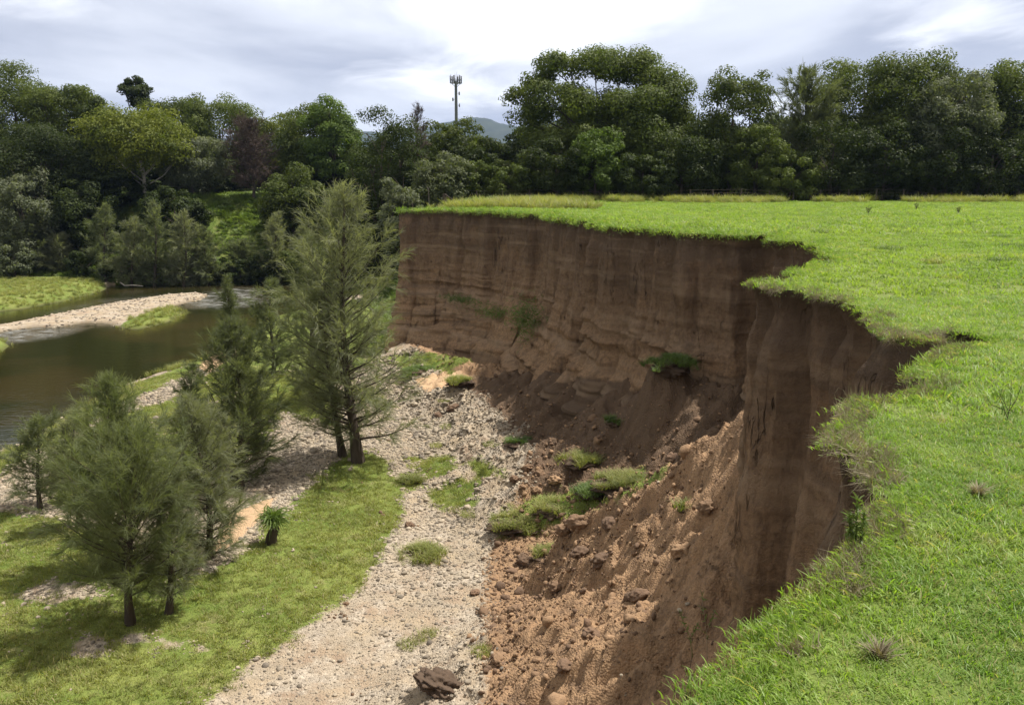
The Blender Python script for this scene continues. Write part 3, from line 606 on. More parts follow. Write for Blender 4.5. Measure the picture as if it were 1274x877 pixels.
# meadow grass in the valley
def sample_zone(n, x0, x1, y0, y1, test):
    x = rng.uniform(x0, x1, n); y = rng.uniform(y0, y1, n); k = test(x, y); return x[k], y[k]
def gtest(x, y):
    g, c, s_ = masks(x, y); return g + fbm(x * 1.7, y * 1.7, s=81) * .5 > .5 + rng.uniform(-.1, .25, len(x))
x, y = sample_zone(60000, -28, 8, 13, 48, lambda x, y: gtest(x, y) & (sd(x, y, WATER) > .3) & (np.abs(x) < y * .75))
tag(scatter('meadow_grass', np.stack([x, y, terr_z(x, y)], 1), rots(len(x)), rng.uniform(.7, 1.6, len(x)) * (1 + .4 * fbm(x * .7, y * .7, s=82)), tuft_floor, 6), 'sunlit short grass on the flat beside the gravel', 'grass', None, 'stuff')
x, y = sample_zone(9000, -60, 4, 24, 62, lambda x, y: (sd(x, y, WATER) > .1) & (sd(x, y, WATER) < 3.0 + 2 * fbm(x * .5, y * .5, s=83)) & (fbm(x * .6, y * .6, s=84) > -.25))
xb, yb = sample_zone(9000, -75, -15, 55, 100, lambda x, y: (sd(x, y, BARG) < .3) | (sd(x, y, ISL) < 0) | (sd(x, y, FARG) < -.5))
x = np.concatenate([x, xb]); y = np.concatenate([y, yb])
tag(scatter('river_bank_grass', np.stack([x, y, terr_z(x, y)], 1), rots(len(x), .2), rng.uniform(.8, 1.5, len(x)), tuft_tall, 4), 'taller yellow green grass fringing the brown river', 'grass', None, 'stuff')
x, y = sample_zone(42000, -85, 6, 56, 135, lambda x, y: (sd(x, y, VAL) > -.8) & (sd(x, y, FIELD_S) > .2) & (x > -y * .72))
tag(scatter('bank_weeds', np.stack([x, y, terr_z(x, y)], 1), rots(len(x), .25), rng.uniform(.5, 1.5, len(x)) * (1 + .6 * fbm(x * .4, y * .4, s=85)), weedc, 4), 'weeds and rank grass smothering the far river bank', 'weeds', None, 'stuff')
# tall grass along the far fence
x = rng.uniform(-5, 62, 5200); y = 82 + rng.normal(0, 1.6, len(x)) ; k = (fbm(x * .35, y * .2, s=86) > -.15 + .2 * sstep(14, 22, x)) & (sd(x, y, FIELD_S) < 0); x, y = x[k], y[k]
x2 = rng.uniform(-6, 12, 2600); y2 = rng.uniform(57, 82, 2600); k = (sd(x2, y2, FIELD_S) < 0) & (x2 < 3 + (82 - y2) * .1 + 3 * fbm(y2 * .3, x2 * .1, s=87)); x = np.concatenate([x, x2[k]]); y = np.concatenate([y, y2[k]])
tag(scatter('long_grass', np.stack([x, y, field_z(x, y)], 1), rots(len(x), .2), rng.uniform(1.1, 2.5, len(x)), tuft_tall, 4), 'long pale seeding grass along the far fence', 'grass', None, 'stuff')
# cobbles
def gravel(x, y):
    g, c, s_ = masks(x, y); g = np.where((rng.uniform(0, 1, len(x)) < .12) & (fbm(x * .6, y * .6, s=88) > .1), g * .4, g); f = fbm(x * 1.7, y * 1.7, s=81) * .5; return (g + f < .62) & (c + f < .55 + rng.uniform(-.1, .2, len(x))) & (s_ < .6) & (sd(x, y, WATER) > .2) & (np.abs(x) < y * .75)
x, y = sample_zone(280000, -26, 6, 13, 50, gravel); sc = .008 + .017 * rng.gamma(.8, .75, len(x)) * (1 + .5 * fbm(x * .5, y * .5, s=89)); sc = np.minimum(sc, .10); sc *= np.clip(y / 20, .9, 1.8)
tag(scatter('river_gravel', np.stack([x, y, terr_z(x, y) + sc * .15], 1), rots(len(x), .3), sc, stones, 7), 'grey and tan river cobbles spread along the valley floor', 'gravel', None, 'stuff')
x, y = sample_zone(9000, -75, -12, 55, 100, lambda x, y: (sd(x, y, BAR) < .2) & (sd(x, y, BARG) > .2)); sc = rng.uniform(.06, .16, len(x))
tag(scatter('bar_gravel', np.stack([x, y, terr_z(x, y)], 1), rots(len(x), .3), sc, stones, 7), 'pale gravel of the bar in the middle of the river', 'gravel', None, 'stuff')
# crumbs of clay
def claytest(x, y):
    g, c, s_ = masks(x, y); f = fbm(x * .9, y * .9, s=81) * .5; return (c + f > .42 + rng.uniform(-.2, .2, len(x))) & (sd(x, y, FIELD_S) > .3)
x, y = sample_zone(110000, -6, 10, 8, 50, claytest); sc = .012 + .020 * rng.gamma(.8, .9, len(x)); sc = np.minimum(sc, .16); dT = polyline_info(x, y, TL, TV)[0]; k = rng.uniform(0, 1, len(x)) < np.clip(dT / 7, .2, 1) ** 1.3; x, y, sc = x[k], y[k], sc[k]
tag(scatter('clay_rubble', np.stack([x, y, terr_z(x, y) + sc * .2], 1), rots(len(x), .8), np.stack([sc, sc * rng.uniform(.7, 1.3, len(x)), sc], 1), clods_c, 9), 'crumbled orange brown clay strewn below the cliff', 'rubble', None, 'stuff')
#OBJECTS
# ------------------------------------------------------------------ TREES
def unit(v): return v / (np.linalg.norm(v, axis=-1, keepdims=True) + 1e-9)
def place(px, top, width, Y, base=None):
    x, ztop = AT(px, top, Y); depth = Y * math.cos(R(PITCH)) - (ztop * .5 - EYE) * math.sin(R(PITCH))
    zb = (float(field_z(np.array([x]), np.array([Y]))[0]) if sd(np.array([x]), np.array([Y]), FIELD_S)[0] < 0 else zat(x, Y)) if base is None else base
    return x, zb, ztop - zb, width / FPX * depth
def leaf_cloud(centres, radii, n, size, r, flat=.75, out=.5, ctr=None):
    k = r.choice(len(centres), n, p=radii ** 2 / np.sum(radii ** 2)); u = unit(r.normal(0, 1, (n, 3))); u[:, 2] = np.where(r.uniform(0, 1, n) < .35, np.abs(u[:, 2]), u[:, 2])
    rr = radii[k] * r.uniform(.35, 1.06, n) ** .6 * 1.0; p = centres[k] + u * rr[:, None] * np.array([1, 1, flat])
    nrm = unit(u * .95 + r.normal(0, .36, (n, 3)) + np.array([0, 0, .2])); t = unit(np.cross(nrm, r.normal(0, 1, (n, 3)))); b = np.cross(nrm, t)
    s = size * r.uniform(.6, 1.4, n)[:, None]; V = np.stack([p - t * s * .6, p - b * s * .33, p + t * s * .6, p + b * s * .33], 1)
    tint = np.clip(r.uniform(0, 1, len(centres))[k] * .55 + r.uniform(0, .45, n), 0, 1)
    return V.reshape(-1, 3), np.arange(n * 4).reshape(-1, 4), np.repeat(tint, 4)
def crown_tree(name, label, cat, px, top, width, Y, leaf='leaf_mid', bark='bark', n=15000, size=.22, lobes=None, low=.12, seed=0, group=None, sparse=1., depthk=.8, bare=0.0, kc=9, taper=1.0):
    r = np.random.default_rng(seed + 100); x, zb, H, W = place(px, top, width, Y); root = empty(name, (x, Y, zb - .1)); tag(root, label, cat, group); n = max(n, min(60000, int(W * H * 170))) if lobes is None else n
    full = lobes is None
    if lobes is None:
        lobes = [(0, 0, .80, .30, .20)]
        for i in range(6): a = i * 1.05 + r.uniform(0, 1); lobes.append((.26 * math.cos(a) * taper, .26 * math.sin(a), r.uniform(.5, .76), r.uniform(.19, .27), r.uniform(.13, .19)))
        for i in range(7 if low < .3 else 3): a = i * .9 + r.uniform(0, 1); lobes.append((.27 * math.cos(a), .27 * math.sin(a), r.uniform(low + .08, .48), r.uniform(.18, .26), r.uniform(.12, .17)))
    cen = []; rad = []; tr = Acc(); tr.tube([(0, 0, -.3), (r.normal(0, .1), r.normal(0, .1), H * .3), (0, 0, H * .62)], [.022 * H, .017 * H, .009 * H], 7)
    for (lx, ly, lz, lr, lh) in lobes:
        c0 = np.array([lx * W, ly * W * depthk, lz * H]); u = unit(r.normal(0, 1, (kc, 3))); u[:, 2] = u[:, 2] * .8 + .15
        cc = c0 + u * np.array([lr * W, lr * W * depthk, lh * H]) * r.uniform(.62, .95, (kc, 1)); cen.append(cc); rad.append(np.full(kc, 1.) * min(W * lr, H * lh * 1.4) * r.uniform(.5, .78, kc))
        q = np.array([0, 0, H * min(.5, lz * .5)]); tr.tube([q, q * .35 + c0 * .65 + np.array([0, 0, -.03 * H]), c0 + u[0] * .2], [.008 * H, .005 * H, .0018 * H], 5)
        for c_ in cc[:3]: tr.tube([c0 * .75 + q * .25, (c0 + c_) / 2, c_], [.003 * H, .0022 * H, .0008 * H], 4)
    if full:
        K = int(60 + W * H * .32); u = unit(r.normal(0, 1, (K, 3))); zc0 = (1 + max(low, 0)) / 2; rz = (1 - low) / 2; fn = 1 + .22 * fbm(u[:, 0] * 1.9 + seed, u[:, 1] * 1.9, u[:, 2] * 1.9, s=seed, o=2)
        rr = r.uniform(.55, .93, K) * fn; fat = np.sqrt(np.clip(1 - np.abs(u[:, 2]) ** 3, .3, 1))[:, None] ** -.5
        cc = np.stack([u[:, 0] * W * .5, u[:, 1] * W * .5 * depthk, zc0 * H + u[:, 2] * rz * H], 1) * [1, 1, 1]; cc = np.array([0, 0, zc0 * H]) + (cc - [0, 0, zc0 * H]) * rr[:, None] * np.concatenate([fat, fat, fat * 0 + 1], 1)
        cen = [cc]; rad = [r.uniform(.095, .165, K) * min(W, H)]
    cen = np.concatenate(cen); rad = np.concatenate(rad); tz = (cen[:, 2] + rad * .5); over = np.clip(tz - H, 0, None); cen[:, 2] -= over
    # shift to hit the crown width
    half = np.max(np.abs(cen[:, 0]) + rad * .7); cen[:, 0] *= min(1.25, (W / 2) / half)
    V, F, T = leaf_cloud(cen, rad, int(n * sparse), size * (1.15 if Y > 100 else 1), r); fast_mesh('crown', V, F, MT[leaf], root, attrs={'tint': T})
    tr.build('trunk', MT[bark], root, True); return root
def strands(P0, Dm, L, wd, r, droop=.25):
    n = len(P0); d = unit(Dm); s = unit(np.cross(d, r.normal(0, 1, (n, 3)))) * (wd * r.uniform(.6, 1.3, n))[:, None] * .5; L = L[:, None]
    p1 = P0 + d * L * .55; d2 = unit(d + np.array([0, 0, -droop]) + r.normal(0, .12, (n, 3))); p2 = p1 + d2 * L * .45
    V = np.stack([P0 - s, P0 + s, p1 - s * .9, p1 + s * .9, p2 - s * .3, p2 + s * .3], 1).reshape(-1, 3); b = np.arange(n)[:, None] * 6
    F = np.stack([b + [[0, 1, 3, 2]], b + [[2, 3, 5, 4]]], 1).reshape(-1, 4); return V, F
def casuarina(name, label, cat, base_px, base_py, top_px, top_py, width, leaf='needle', bark='bark_dark', n=9000, nb=60, Y=None, seed=0, group=None, shape=0, low=.12, slen=.42, sw=.013, zbase=None, stems=1, asc=.75, droop=.3, spread=.5):
    r = np.random.default_rng(seed + 500)
    if Y is None:
        z0 = FZ
        for _ in range(6): q = P(base_px, base_py, z0); z0 = zat(*q)
        x, Yb = q; zb = z0
    else: x, zb, _, _ = place(base_px, base_py, width, Y); Yb = Y; 
    xt, zt = AT(top_px, top_py, Yb); H = zt - zb; depth = Yb * math.cos(R(PITCH)) - (zb + H * .4 - EYE) * math.sin(R(PITCH)); W = width / FPX * depth
    root = empty(name, (x, Yb, zb - .05)); tag(root, label, cat, group); lean = np.array([xt - x, 0, 0]); br = Acc(); PV = []; PF = []; PT = []; off = 0
    def axis_at(t): return np.array([lean[0] * t ** 1.3 + .02 * H * math.sin(t * 5 + seed), .02 * H * math.sin(t * 4 + seed * 2), H * t])
    ts = np.linspace(0, 1, 9); rad0 = .017 * H + .03; br.tube([axis_at(t) for t in ts], [rad0 * ((1.35 if t == 0 else 1) - .93 * t) for t in ts], 8)
    if stems > 1:
        for k in range(stems - 1): 
            a = r.uniform(0, 6.28); e = np.array([math.cos(a) * W * .3, math.sin(a) * W * .3, H * .6]); br.tube([np.zeros(3), e * .4 + [0, 0, .1 * H], e], [rad0 * .6, rad0 * .4, .01], 6)
    n = int(n * 1.75); sw = sw * .8; nb = int(nb * 1.25); per = n // nb; ga = 2.4
    for k in range(nb):
        t = low + (1 - low) * ((k + r.uniform(0, 1)) / nb) ** .9; a = k * ga + r.normal(0, .4)
        tq = (t - low) / (1 - low); prof = [min(1.0, (.62 + 1.5 * tq) * 1.0) * (1 - tq ** 1.7) ** .85 + .06, 1.05 * (1 - tq) ** .75 * min(1, .7 + 2 * tq) + .05, float(np.interp(tq, [0, .1, .35, .55, .7, .85, 1], [.8, .98, 1, .88, .6, .36, .12]))][shape]
        up = asc * r.uniform(.4, 1.3) * (.35 + .9 * t) + .8 * t * t; n = n; Lb = max(.08 * W, (W * .52 * prof - slen * .3) * r.uniform(.35, 1.15) * math.sqrt(1 + up * up * .85)); dr = unit(np.array([math.cos(a), math.sin(a), up]))
        p0 = axis_at(t * .97); q1 = p0 + dr * Lb * .5; q2 = q1 + unit(dr + [0, 0, .25]) * Lb * .5
        if q2[2] > H: q2[2] = H - r.uniform(0, .03) * H
        br.tube([p0, q1, q2], [max(.006, rad0 * .28 * (1 - t) + .004), max(.004, rad0 * .15 * (1 - t)), .003], 4)
        # strands grow from side twigs all along the outer three quarters of the branch
        m = max(8, int(per * (.15 + 1.15 * Lb / (W * .5)) * (1 - .45 * tq * tq))); tw = np.minimum(8, (r.uniform(0, 1, m) ** .85 * 9).astype(int)); tb = .15 + .85 * (tw + .5) / 9; bd = np.where((tb < .5)[:, None], p0 + (q1 - p0) * (tb * 2)[:, None], q1 + (q2 - q1) * (tb * 2 - 1)[:, None])
        td = unit(r.normal(0, 1, (9, 3)) * .75 + dr + [0, 0, .15]); tl = Lb * .34 * r.uniform(.5, 1.2, 9); u = r.uniform(0, 1, m)
        pp = bd + td[tw] * (tl[tw] * u)[:, None]; dd = td[tw] + r.normal(0, spread, (m, 3)) + dr * .35
        V, F = strands(pp, dd, slen * r.uniform(.5, 1.2, m) * (1 - .3 * t), sw, r, droop); PV.append(V); PF.append(F + off); off += len(V)
        PT.append(np.repeat(np.clip(r.uniform(0, .5) + r.uniform(0, .5, m), 0, 1), 6))
    fast_mesh('foliage', np.concatenate(PV), np.concatenate(PF), MT[leaf], root, attrs={'tint': np.concatenate(PT)}); br.build('trunk', MT[bark], root, True); return root

# the big spreading tree on the field edge: crown lobes follow the photo's outline (x, y, height, radius, half height)
big = [(-.05, 0, .86, .17, .12), (.10, .1, .86, .15, .11), (.24, 0, .80, .13, .12), (-.20, 0, .84, .12, .10), (-.32, .05, .74, .10, .08), (-.41, 0, .66, .09, .06), (-.38, -.05, .52, .11, .08),
       (-.24, -.1, .62, .15, .11), (-.05, -.15, .62, .17, .12), (.14, -.1, .62, .17, .13), (.33, 0, .62, .14, .14), (.40, 0, .45, .11, .13), (.24, -.2, .42, .16, .13), (.02, -.2, .40, .17, .12), (.40, -.1, .26, .10, .10),
       (-.22, -.15, .38, .13, .10), (.2, -.2, .22, .17, .12), (0, -.1, .18, .18, .12), (-.2, -.1, .2, .16, .12), (.1, .3, .5, .25, .2), (-.2, .3, .5, .2, .2)]
crown_tree('spreading_tree', 'huge spreading broadleaf tree at the field edge with a limb reaching left over the hills', 'tree', 752, 53, 256, 92, 'leaf_mid', n=130000, size=.22, lobes=big, seed=1, kc=12)
crown_tree('domed_tree', 'tall domed tree with pale bare branches inside, just right of the spreading tree', 'tree', 915, 82, 112, 90, 'leaf_mid', n=24000, seed=2, low=.15)
G = 'trees along the far side of the field'
RT = [(1082, 68, 150, 95, 'leaf_mid', 'broad round tree right of the wispy casuarina, its top against the cloud'), (1145, 63, 145, 91, 'leaf_mid', 'tallest of the dark trees along the right half of the field'),
      (1190, 84, 118, 87, 'leaf_silver', 'tree with paler silvery leaf clumps in front of the dark right hand trees'), (1232, 76, 140, 93, 'leaf_dark', 'dark tree behind and right of the silvery one'),
      (1285, 72, 130, 90, 'leaf_mid', 'dark tree cut by the right edge of the photo'), (1385, 66, 140, 92, 'leaf_mid', 'tree farthest along the treeline outside the right edge')]
for i, (px, tp, wd, Y, lf, lb) in enumerate(RT): crown_tree('broadleaf_tree', lb, 'tree', px, tp, wd, Y, lf, n=26000, seed=10 + i, group=G, low=.2)
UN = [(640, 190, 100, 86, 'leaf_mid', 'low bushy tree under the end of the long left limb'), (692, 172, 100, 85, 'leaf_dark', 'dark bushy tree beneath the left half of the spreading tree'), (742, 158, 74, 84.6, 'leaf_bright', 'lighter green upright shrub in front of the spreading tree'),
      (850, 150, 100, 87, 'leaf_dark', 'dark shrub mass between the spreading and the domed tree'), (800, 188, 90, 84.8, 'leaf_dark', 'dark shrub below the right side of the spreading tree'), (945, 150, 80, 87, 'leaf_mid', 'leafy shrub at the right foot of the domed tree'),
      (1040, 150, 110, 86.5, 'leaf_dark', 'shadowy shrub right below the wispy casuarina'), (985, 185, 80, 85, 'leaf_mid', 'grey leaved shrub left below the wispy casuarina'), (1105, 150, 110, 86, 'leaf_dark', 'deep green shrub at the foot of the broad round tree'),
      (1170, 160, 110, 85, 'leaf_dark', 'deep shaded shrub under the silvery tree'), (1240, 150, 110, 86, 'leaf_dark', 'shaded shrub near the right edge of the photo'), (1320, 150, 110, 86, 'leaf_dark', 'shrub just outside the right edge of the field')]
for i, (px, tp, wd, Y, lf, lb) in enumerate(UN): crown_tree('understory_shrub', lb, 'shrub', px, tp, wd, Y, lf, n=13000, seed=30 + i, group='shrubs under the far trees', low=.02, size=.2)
casuarina('wispy_casuarina', 'thin grey casuarina with sparse feathery top standing above the dark shrubs', 'tree', 1005, 250, 1000, 86, 92, 'needle_dark', 'bark', n=12000, nb=90, Y=89, seed=3, low=.15, slen=.8, sw=.05, asc=1.2)
# second row behind, so that no daylight shows under the crowns
src = crown_tree('background_tree', 'tree of the second row standing behind the field side trees', 'tree', 700, 150, 150, 112, 'leaf_dark', n=15000, seed=60, group='second row of trees', low=.02, size=.28)
def copy_tree(o, loc, s, rz, label=None):
    c = o.copy(); C.objects.link(c); c.location = loc; c.scale = s; c.rotation_euler = (0, 0, rz)
    if label: c['label'] = label
    for ch in list(o.children): d = ch.copy(); C.objects.link(d); d.parent = c; 
    return c
for i, px in enumerate((570, 635, 780, 850, 920, 990, 1060, 1130, 1200, 1270, 1350, 1430)):
    x, _ = AT(px, 240, 108 + (i % 3) * 3); copy_tree(src, (x, 108 + (i % 3) * 3, 0), (1.05, 1, (1.0, .9, 1.15)[i % 3] * (.75 if px < 650 else 1)), i * 1.3)
for i in range(26):
    px = 560 + i * 36; Y = 97 + (i * 7 % 5) * 1.3; x, _ = AT(px, 240, Y); copy_tree(src, (x, Y, -.8), (.85, .8, .45 + .12 * (i * 3 % 4)), i * 2.1)
# ---- left bank wood
LB = [(12, 80, 140, 128, 'leaf_mid', 'tall tree at the far left edge of the photo with a rounded sunlit top', .1), (78, 92, 110, 124, 'leaf_mid', 'second tall tree from the left edge of the photo', .1), (118, 122, 70, 121, 'leaf_dark', 'darker narrow tree left of the yellow green one', .1),
      (45, 150, 150, 112, 'leaf_dark', 'dark tree with drooping edges on the left bank above the river grass', .05), (170, 130, 140, 114, 'leaf_yellow', 'yellow green tree with a pale forked trunk on the left bank', .35), (215, 112, 100, 136, 'leaf_mid', 'tree on the skyline right of the gum tree', .1),
      (270, 116, 110, 134, 'leaf_mid', 'rounded skyline tree behind the bare purple brown tree', .1), (235, 165, 100, 118, 'leaf_silver', 'grey green tree right of the yellow green one', .05), (340, 136, 80, 132, 'leaf_yellow', 'light olive tree peeping over the bare brown tree', .1),
      (385, 128, 100, 122, 'leaf_mid', 'mid green tree behind the vine covered mound', .05), (412, 118, 84, 118, 'leaf_bright', 'feathery light green tree top left of the dark dome', .1), (362, 202, 92, 108, 'leaf_mid', 'low vine covered mound of a tree on the grassy hillside', 0.0),
      (20, 195, 90, 105, 'leaf_silver', 'silvery shrub at the left edge above the river grass', 0.), (105, 225, 90, 107, 'leaf_dark', 'dark shrub between the left edge and the pale trunk', 0.), (215, 232, 90, 108, 'leaf_dark', 'dark shrub at the foot of the yellow green tree', 0.), (-70, 85, 150, 122, 'leaf_mid', 'tree outside the left edge of the photo', .1), (-150, 85, 150, 122, 'leaf_dark', 'farthest tree outside the left edge', .1)]
for i, (px, tp, wd, Y, lf, lb, lo) in enumerate(LB): crown_tree('bank_tree', lb, 'tree', px, tp, wd, Y, lf, 'bark_pale' if lf == 'leaf_yellow' else 'bark', n=20000, seed=80 + i, group='trees on the left river bank', low=lo, size=.22)
for i, (px, Y, s_) in enumerate(((60, 112, .5), (140, 116, .5), (400, 112, .5), (440, 100, .5), (500, 96, .5), (540, 93, .45), (-20, 112, .5), (30, 136, .9), (110, 138, .85), (190, 145, .9), (300, 140, .7), (370, 138, .75), (430, 128, .8), (500, 118, .8), (-60, 138, .9), (150, 130, .7), (260, 128, .6))):
    x, _ = AT(px, 240, Y); copy_tree(src, (x, Y, zat(x, Y) - .3), (1.1, 1, s_), i * 1.7)
crown_tree('gum_tree', 'small dark crown of a gum tree poking up alone on the left skyline', 'tree', 168, 94, 44, 140, 'leaf_dark', n=6000, seed=120, lobes=[(0, 0, .94, .35, .05), (-.35, 0, .90, .15, .04), (.25, 0, .88, .25, .04), (0, 0, .84, .42, .06), (.1, 0, .76, .5, .06)], size=.26)
crown_tree('dark_dome_tree', 'big dark dome shaped tree left of the cliff corner', 'tree', 472, 122, 124, 90, 'leaf_dark', n=34000, seed=121, low=.02, size=.19)
crown_tree('skyline_tree', 'rounded green tree right under the telecom mast', 'tree', 565, 146, 92, 102, 'leaf_mid', n=18000, seed=122, low=.02)
crown_tree('skyline_tree', 'green tree between the telecom mast and the blue hill', 'tree', 600, 162, 62, 98, 'leaf_mid', n=12000, seed=123, low=.02)
crown_tree('grey_shrub', 'grey green shrub on the slope against the dark dome tree', 'shrub', 500, 205, 66, 80, 'leaf_silver', n=9000, seed=124, low=0)
crown_tree('grey_shrub', 'olive grey shrub beside the cliff corner in front of the mast trees', 'shrub', 548, 188, 80, 84, 'leaf_grey', n=11000, seed=125, low=0)
crown_tree('olive_shrub', 'olive shrub left of the long limb of the spreading tree', 'shrub', 592, 196, 74, 86, 'leaf_mid', n=9000, seed=126, low=0)
casuarina('bare_tree', 'leafless purple brown rounded tree above the grassy hillside', 'tree', 314, 252, 312, 150, 76, 'twig_brown', 'bark', n=14000, nb=90, Y=117, seed=7, low=.12, slen=.8, sw=.035, asc=1.0, spread=.5)
casuarina('bare_tree', 'thin reddish twiggy tree top left of the telecom mast', 'tree', 524, 250, 519, 128, 36, 'twig_brown', 'bark', n=2600, nb=40, Y=97, seed=8, low=.2, slen=.7, sw=.04, asc=1.6)
# ---- casuarinas at the far water's edge
FC = [(40, 350, 38, 268, 60, 'narrow dark casuarina at the left end of the far water line'), (75, 350, 78, 292, 50, 'short casuarina over the green river flat'), (132, 354, 130, 254, 62, 'pointed casuarina at the tip of the green river flat'), (165, 355, 168, 270, 62, 'casuarina second from the tip of the green river flat'),
      (195, 355, 190, 250, 66, 'tallest casuarina in the thicket over the brown water'), (228, 355, 232, 262, 66, 'casuarina in the middle of the riverside thicket'), (258, 354, 255, 284, 60, 'low casuarina at the right of the riverside thicket'),
      (345, 352, 345, 264, 60, 'dark casuarina right of the grassy hillside'), (300, 352, 300, 300, 62, 'low dark bush form casuarina below the grassy hillside'), (385, 350, 375, 282, 50, 'casuarina behind the tall foreground one')]
for i, (bx, by, tx, ty, wd, lb) in enumerate(FC):
    casuarina('riverside_casuarina', lb, 'tree', bx, by, tx, ty, wd, ('needle_dark', 'needle')[i % 2], n=7000, nb=60, Y=P(bx, by, -10)[1] + 1.0, seed=20 + i, shape=1, low=.03, slen=.65, sw=.045, group='casuarinas along the far water line')
# tangled undergrowth shrubs at the far water line
for i, (px, tp, wd) in enumerate(((15, 300, 60), (105, 312, 50), (150, 318, 60), (200, 310, 60), (245, 315, 60), (290, 318, 50), (330, 312, 60), (370, 310, 50), (415, 318, 50))):
    Y = P(px, 352, -10)[1] + .6
    crown_tree('riverside_shrub', ('silvery leaved shrub at the left end', 'dark shrub above the river flat', 'dark shrub under the pointed casuarina', 'dark shrub over the still brown water', 'leafy shrub right of the thicket', 'shrub below the grassy hillside', 'shrub beneath the dark casuarina', 'shrub left of the tall casuarina', 'shrub half hidden by the tall casuarina')[i] + ' of the far water line', 'shrub', px, tp, wd, Y, ('leaf_silver', 'leaf_dark', 'leaf_dark', 'leaf_mid')[i % 4], n=6000, seed=150 + i, low=-.1, size=.2, group='shrubs at the far water line', kc=6)
# ---- casuarinas on the flat
casuarina('tall_casuarina', 'tallest casuarina with feathery grey green foliage and one bare dark stem on the gravel flat', 'tree', 442, 572, 421, 228, 172, 'needle', 'bark_dark', n=19000, nb=130, seed=40, shape=2, low=.09, slen=.55, sw=.018, asc=.7, droop=.5)
casuarina('leaning_casuarina', 'second slimmer casuarina rising from beside the base of the tallest one', 'tree', 427, 568, 388, 345, 104, 'needle', 'bark_dark', n=10000, nb=60, seed=41, low=.08, slen=.45, sw=.015)
casuarina('bushy_casuarina', 'bushy casuarina on the grass behind the tallest one', 'tree', 392, 500, 385, 290, 100, 'needle_dark', 'bark_dark', n=12000, nb=70, seed=42, low=.04, slen=.5, sw=.02)
casuarina('dense_casuarina', 'dense dark casuarina with a tall pointed green top in the middle of the flat', 'tree', 303, 606, 287, 398, 132, 'needle_dark', 'bark_dark', n=22000, nb=100, seed=43, shape=0, low=.03, slen=.42, sw=.014, stems=3)
casuarina('small_casuarina', 'small dark casuarina at the water edge left of the pair', 'tree', 287, 446, 285, 343, 52, 'needle_dark', n=8000, nb=50, seed=44, shape=1, low=.03, slen=.5, sw=.02)
casuarina('small_casuarina', 'rounder casuarina of the water edge pair nearer the tallest tree', 'tree', 338, 466, 340, 348, 80, 'needle_dark', n=10000, nb=60, seed=45, low=.03, slen=.5, sw=.02)
casuarina('small_casuarina', 'very small casuarina on the river bank grass behind the dense one', 'tree', 238, 520, 240, 452, 46, 'needle_dark', n=4500, nb=40, seed=46, shape=0, low=.03, slen=.35, sw=.015)
casuarina('open_casuarina', 'open branched young casuarina alone at the left edge casting a shadow on the grass', 'tree', 50, 632, 46, 518, 96, 'needle_dark', n=9000, nb=55, seed=47, low=.1, slen=.36, sw=.012)
casuarina('front_casuarina', 'nearest casuarina, wide and feathery, on a short dark trunk in the sunlit meadow', 'tree', 164, 778, 166, 535, 190, 'needle_mid', asc=1.0, n=22000, nb=95, shape=2, seed=48, low=.16, slen=.38, sw=.0095)
casuarina('plumed_casuarina', 'tall casuarina with dark upright plumes right behind the nearest one', 'tree', 140, 705, 135, 466, 128, 'needle_mid', n=19000, nb=90, seed=49, low=.04, slen=.38, sw=.011, asc=1.1)
casuarina('gold_tip_casuarina', 'casuarina with brownish gold tips between the plumed and the dense one', 'tree', 262, 694, 236, 492, 130, 'needle', n=17000, nb=85, seed=50, low=.03, slen=.38, sw=.011)
casuarina('grey_casuarina', 'low pale grey casuarina at the right shoulder of the nearest one', 'tree', 206, 764, 226, 585, 98, 'needle', n=10000, nb=60, seed=51, low=.12, slen=.34, sw=.0095)
casuarina('slender_casuarina', 'slender casuarina with bare leader tips left of the plumed one', 'tree', 98, 655, 92, 502, 78, 'needle', n=7000, nb=50, seed=52, low=.1, slen=.34, sw=.011)
# ---- short leaning stump that sprouts again
def stump():
    x, y = P(337, 674, FZ); z = zat(x, y); t = empty('sprouting_stump', (x, y, z - .03)); tag(t, 'short leaning dark stump sprouting a mop of green leaves beside the sandy strip', 'stump')
    a = Acc(); a.tube([(0, 0, 0), (.03, 0, .25), (.14, 0, .5), (.12, 0, .78)], [.19, .17, .15, .10], 9); a.build('trunk', MT['bark_dark'], t, True)
    n = 420; r = np.random.default_rng(5); p = np.array([.1, 0, .8]) + r.normal(0, .09, (n, 3)); d = unit(r.normal(0, 1, (n, 3)) * [1, 1, .5] + [0, 0, .5]); V, F = strands(p, d, r.uniform(.25, .65, n), .028, r, .8)
    fast_mesh('sprouts', V, F, MT['weed'], t, attrs={'tint': np.full(len(V), .5)})
stump()
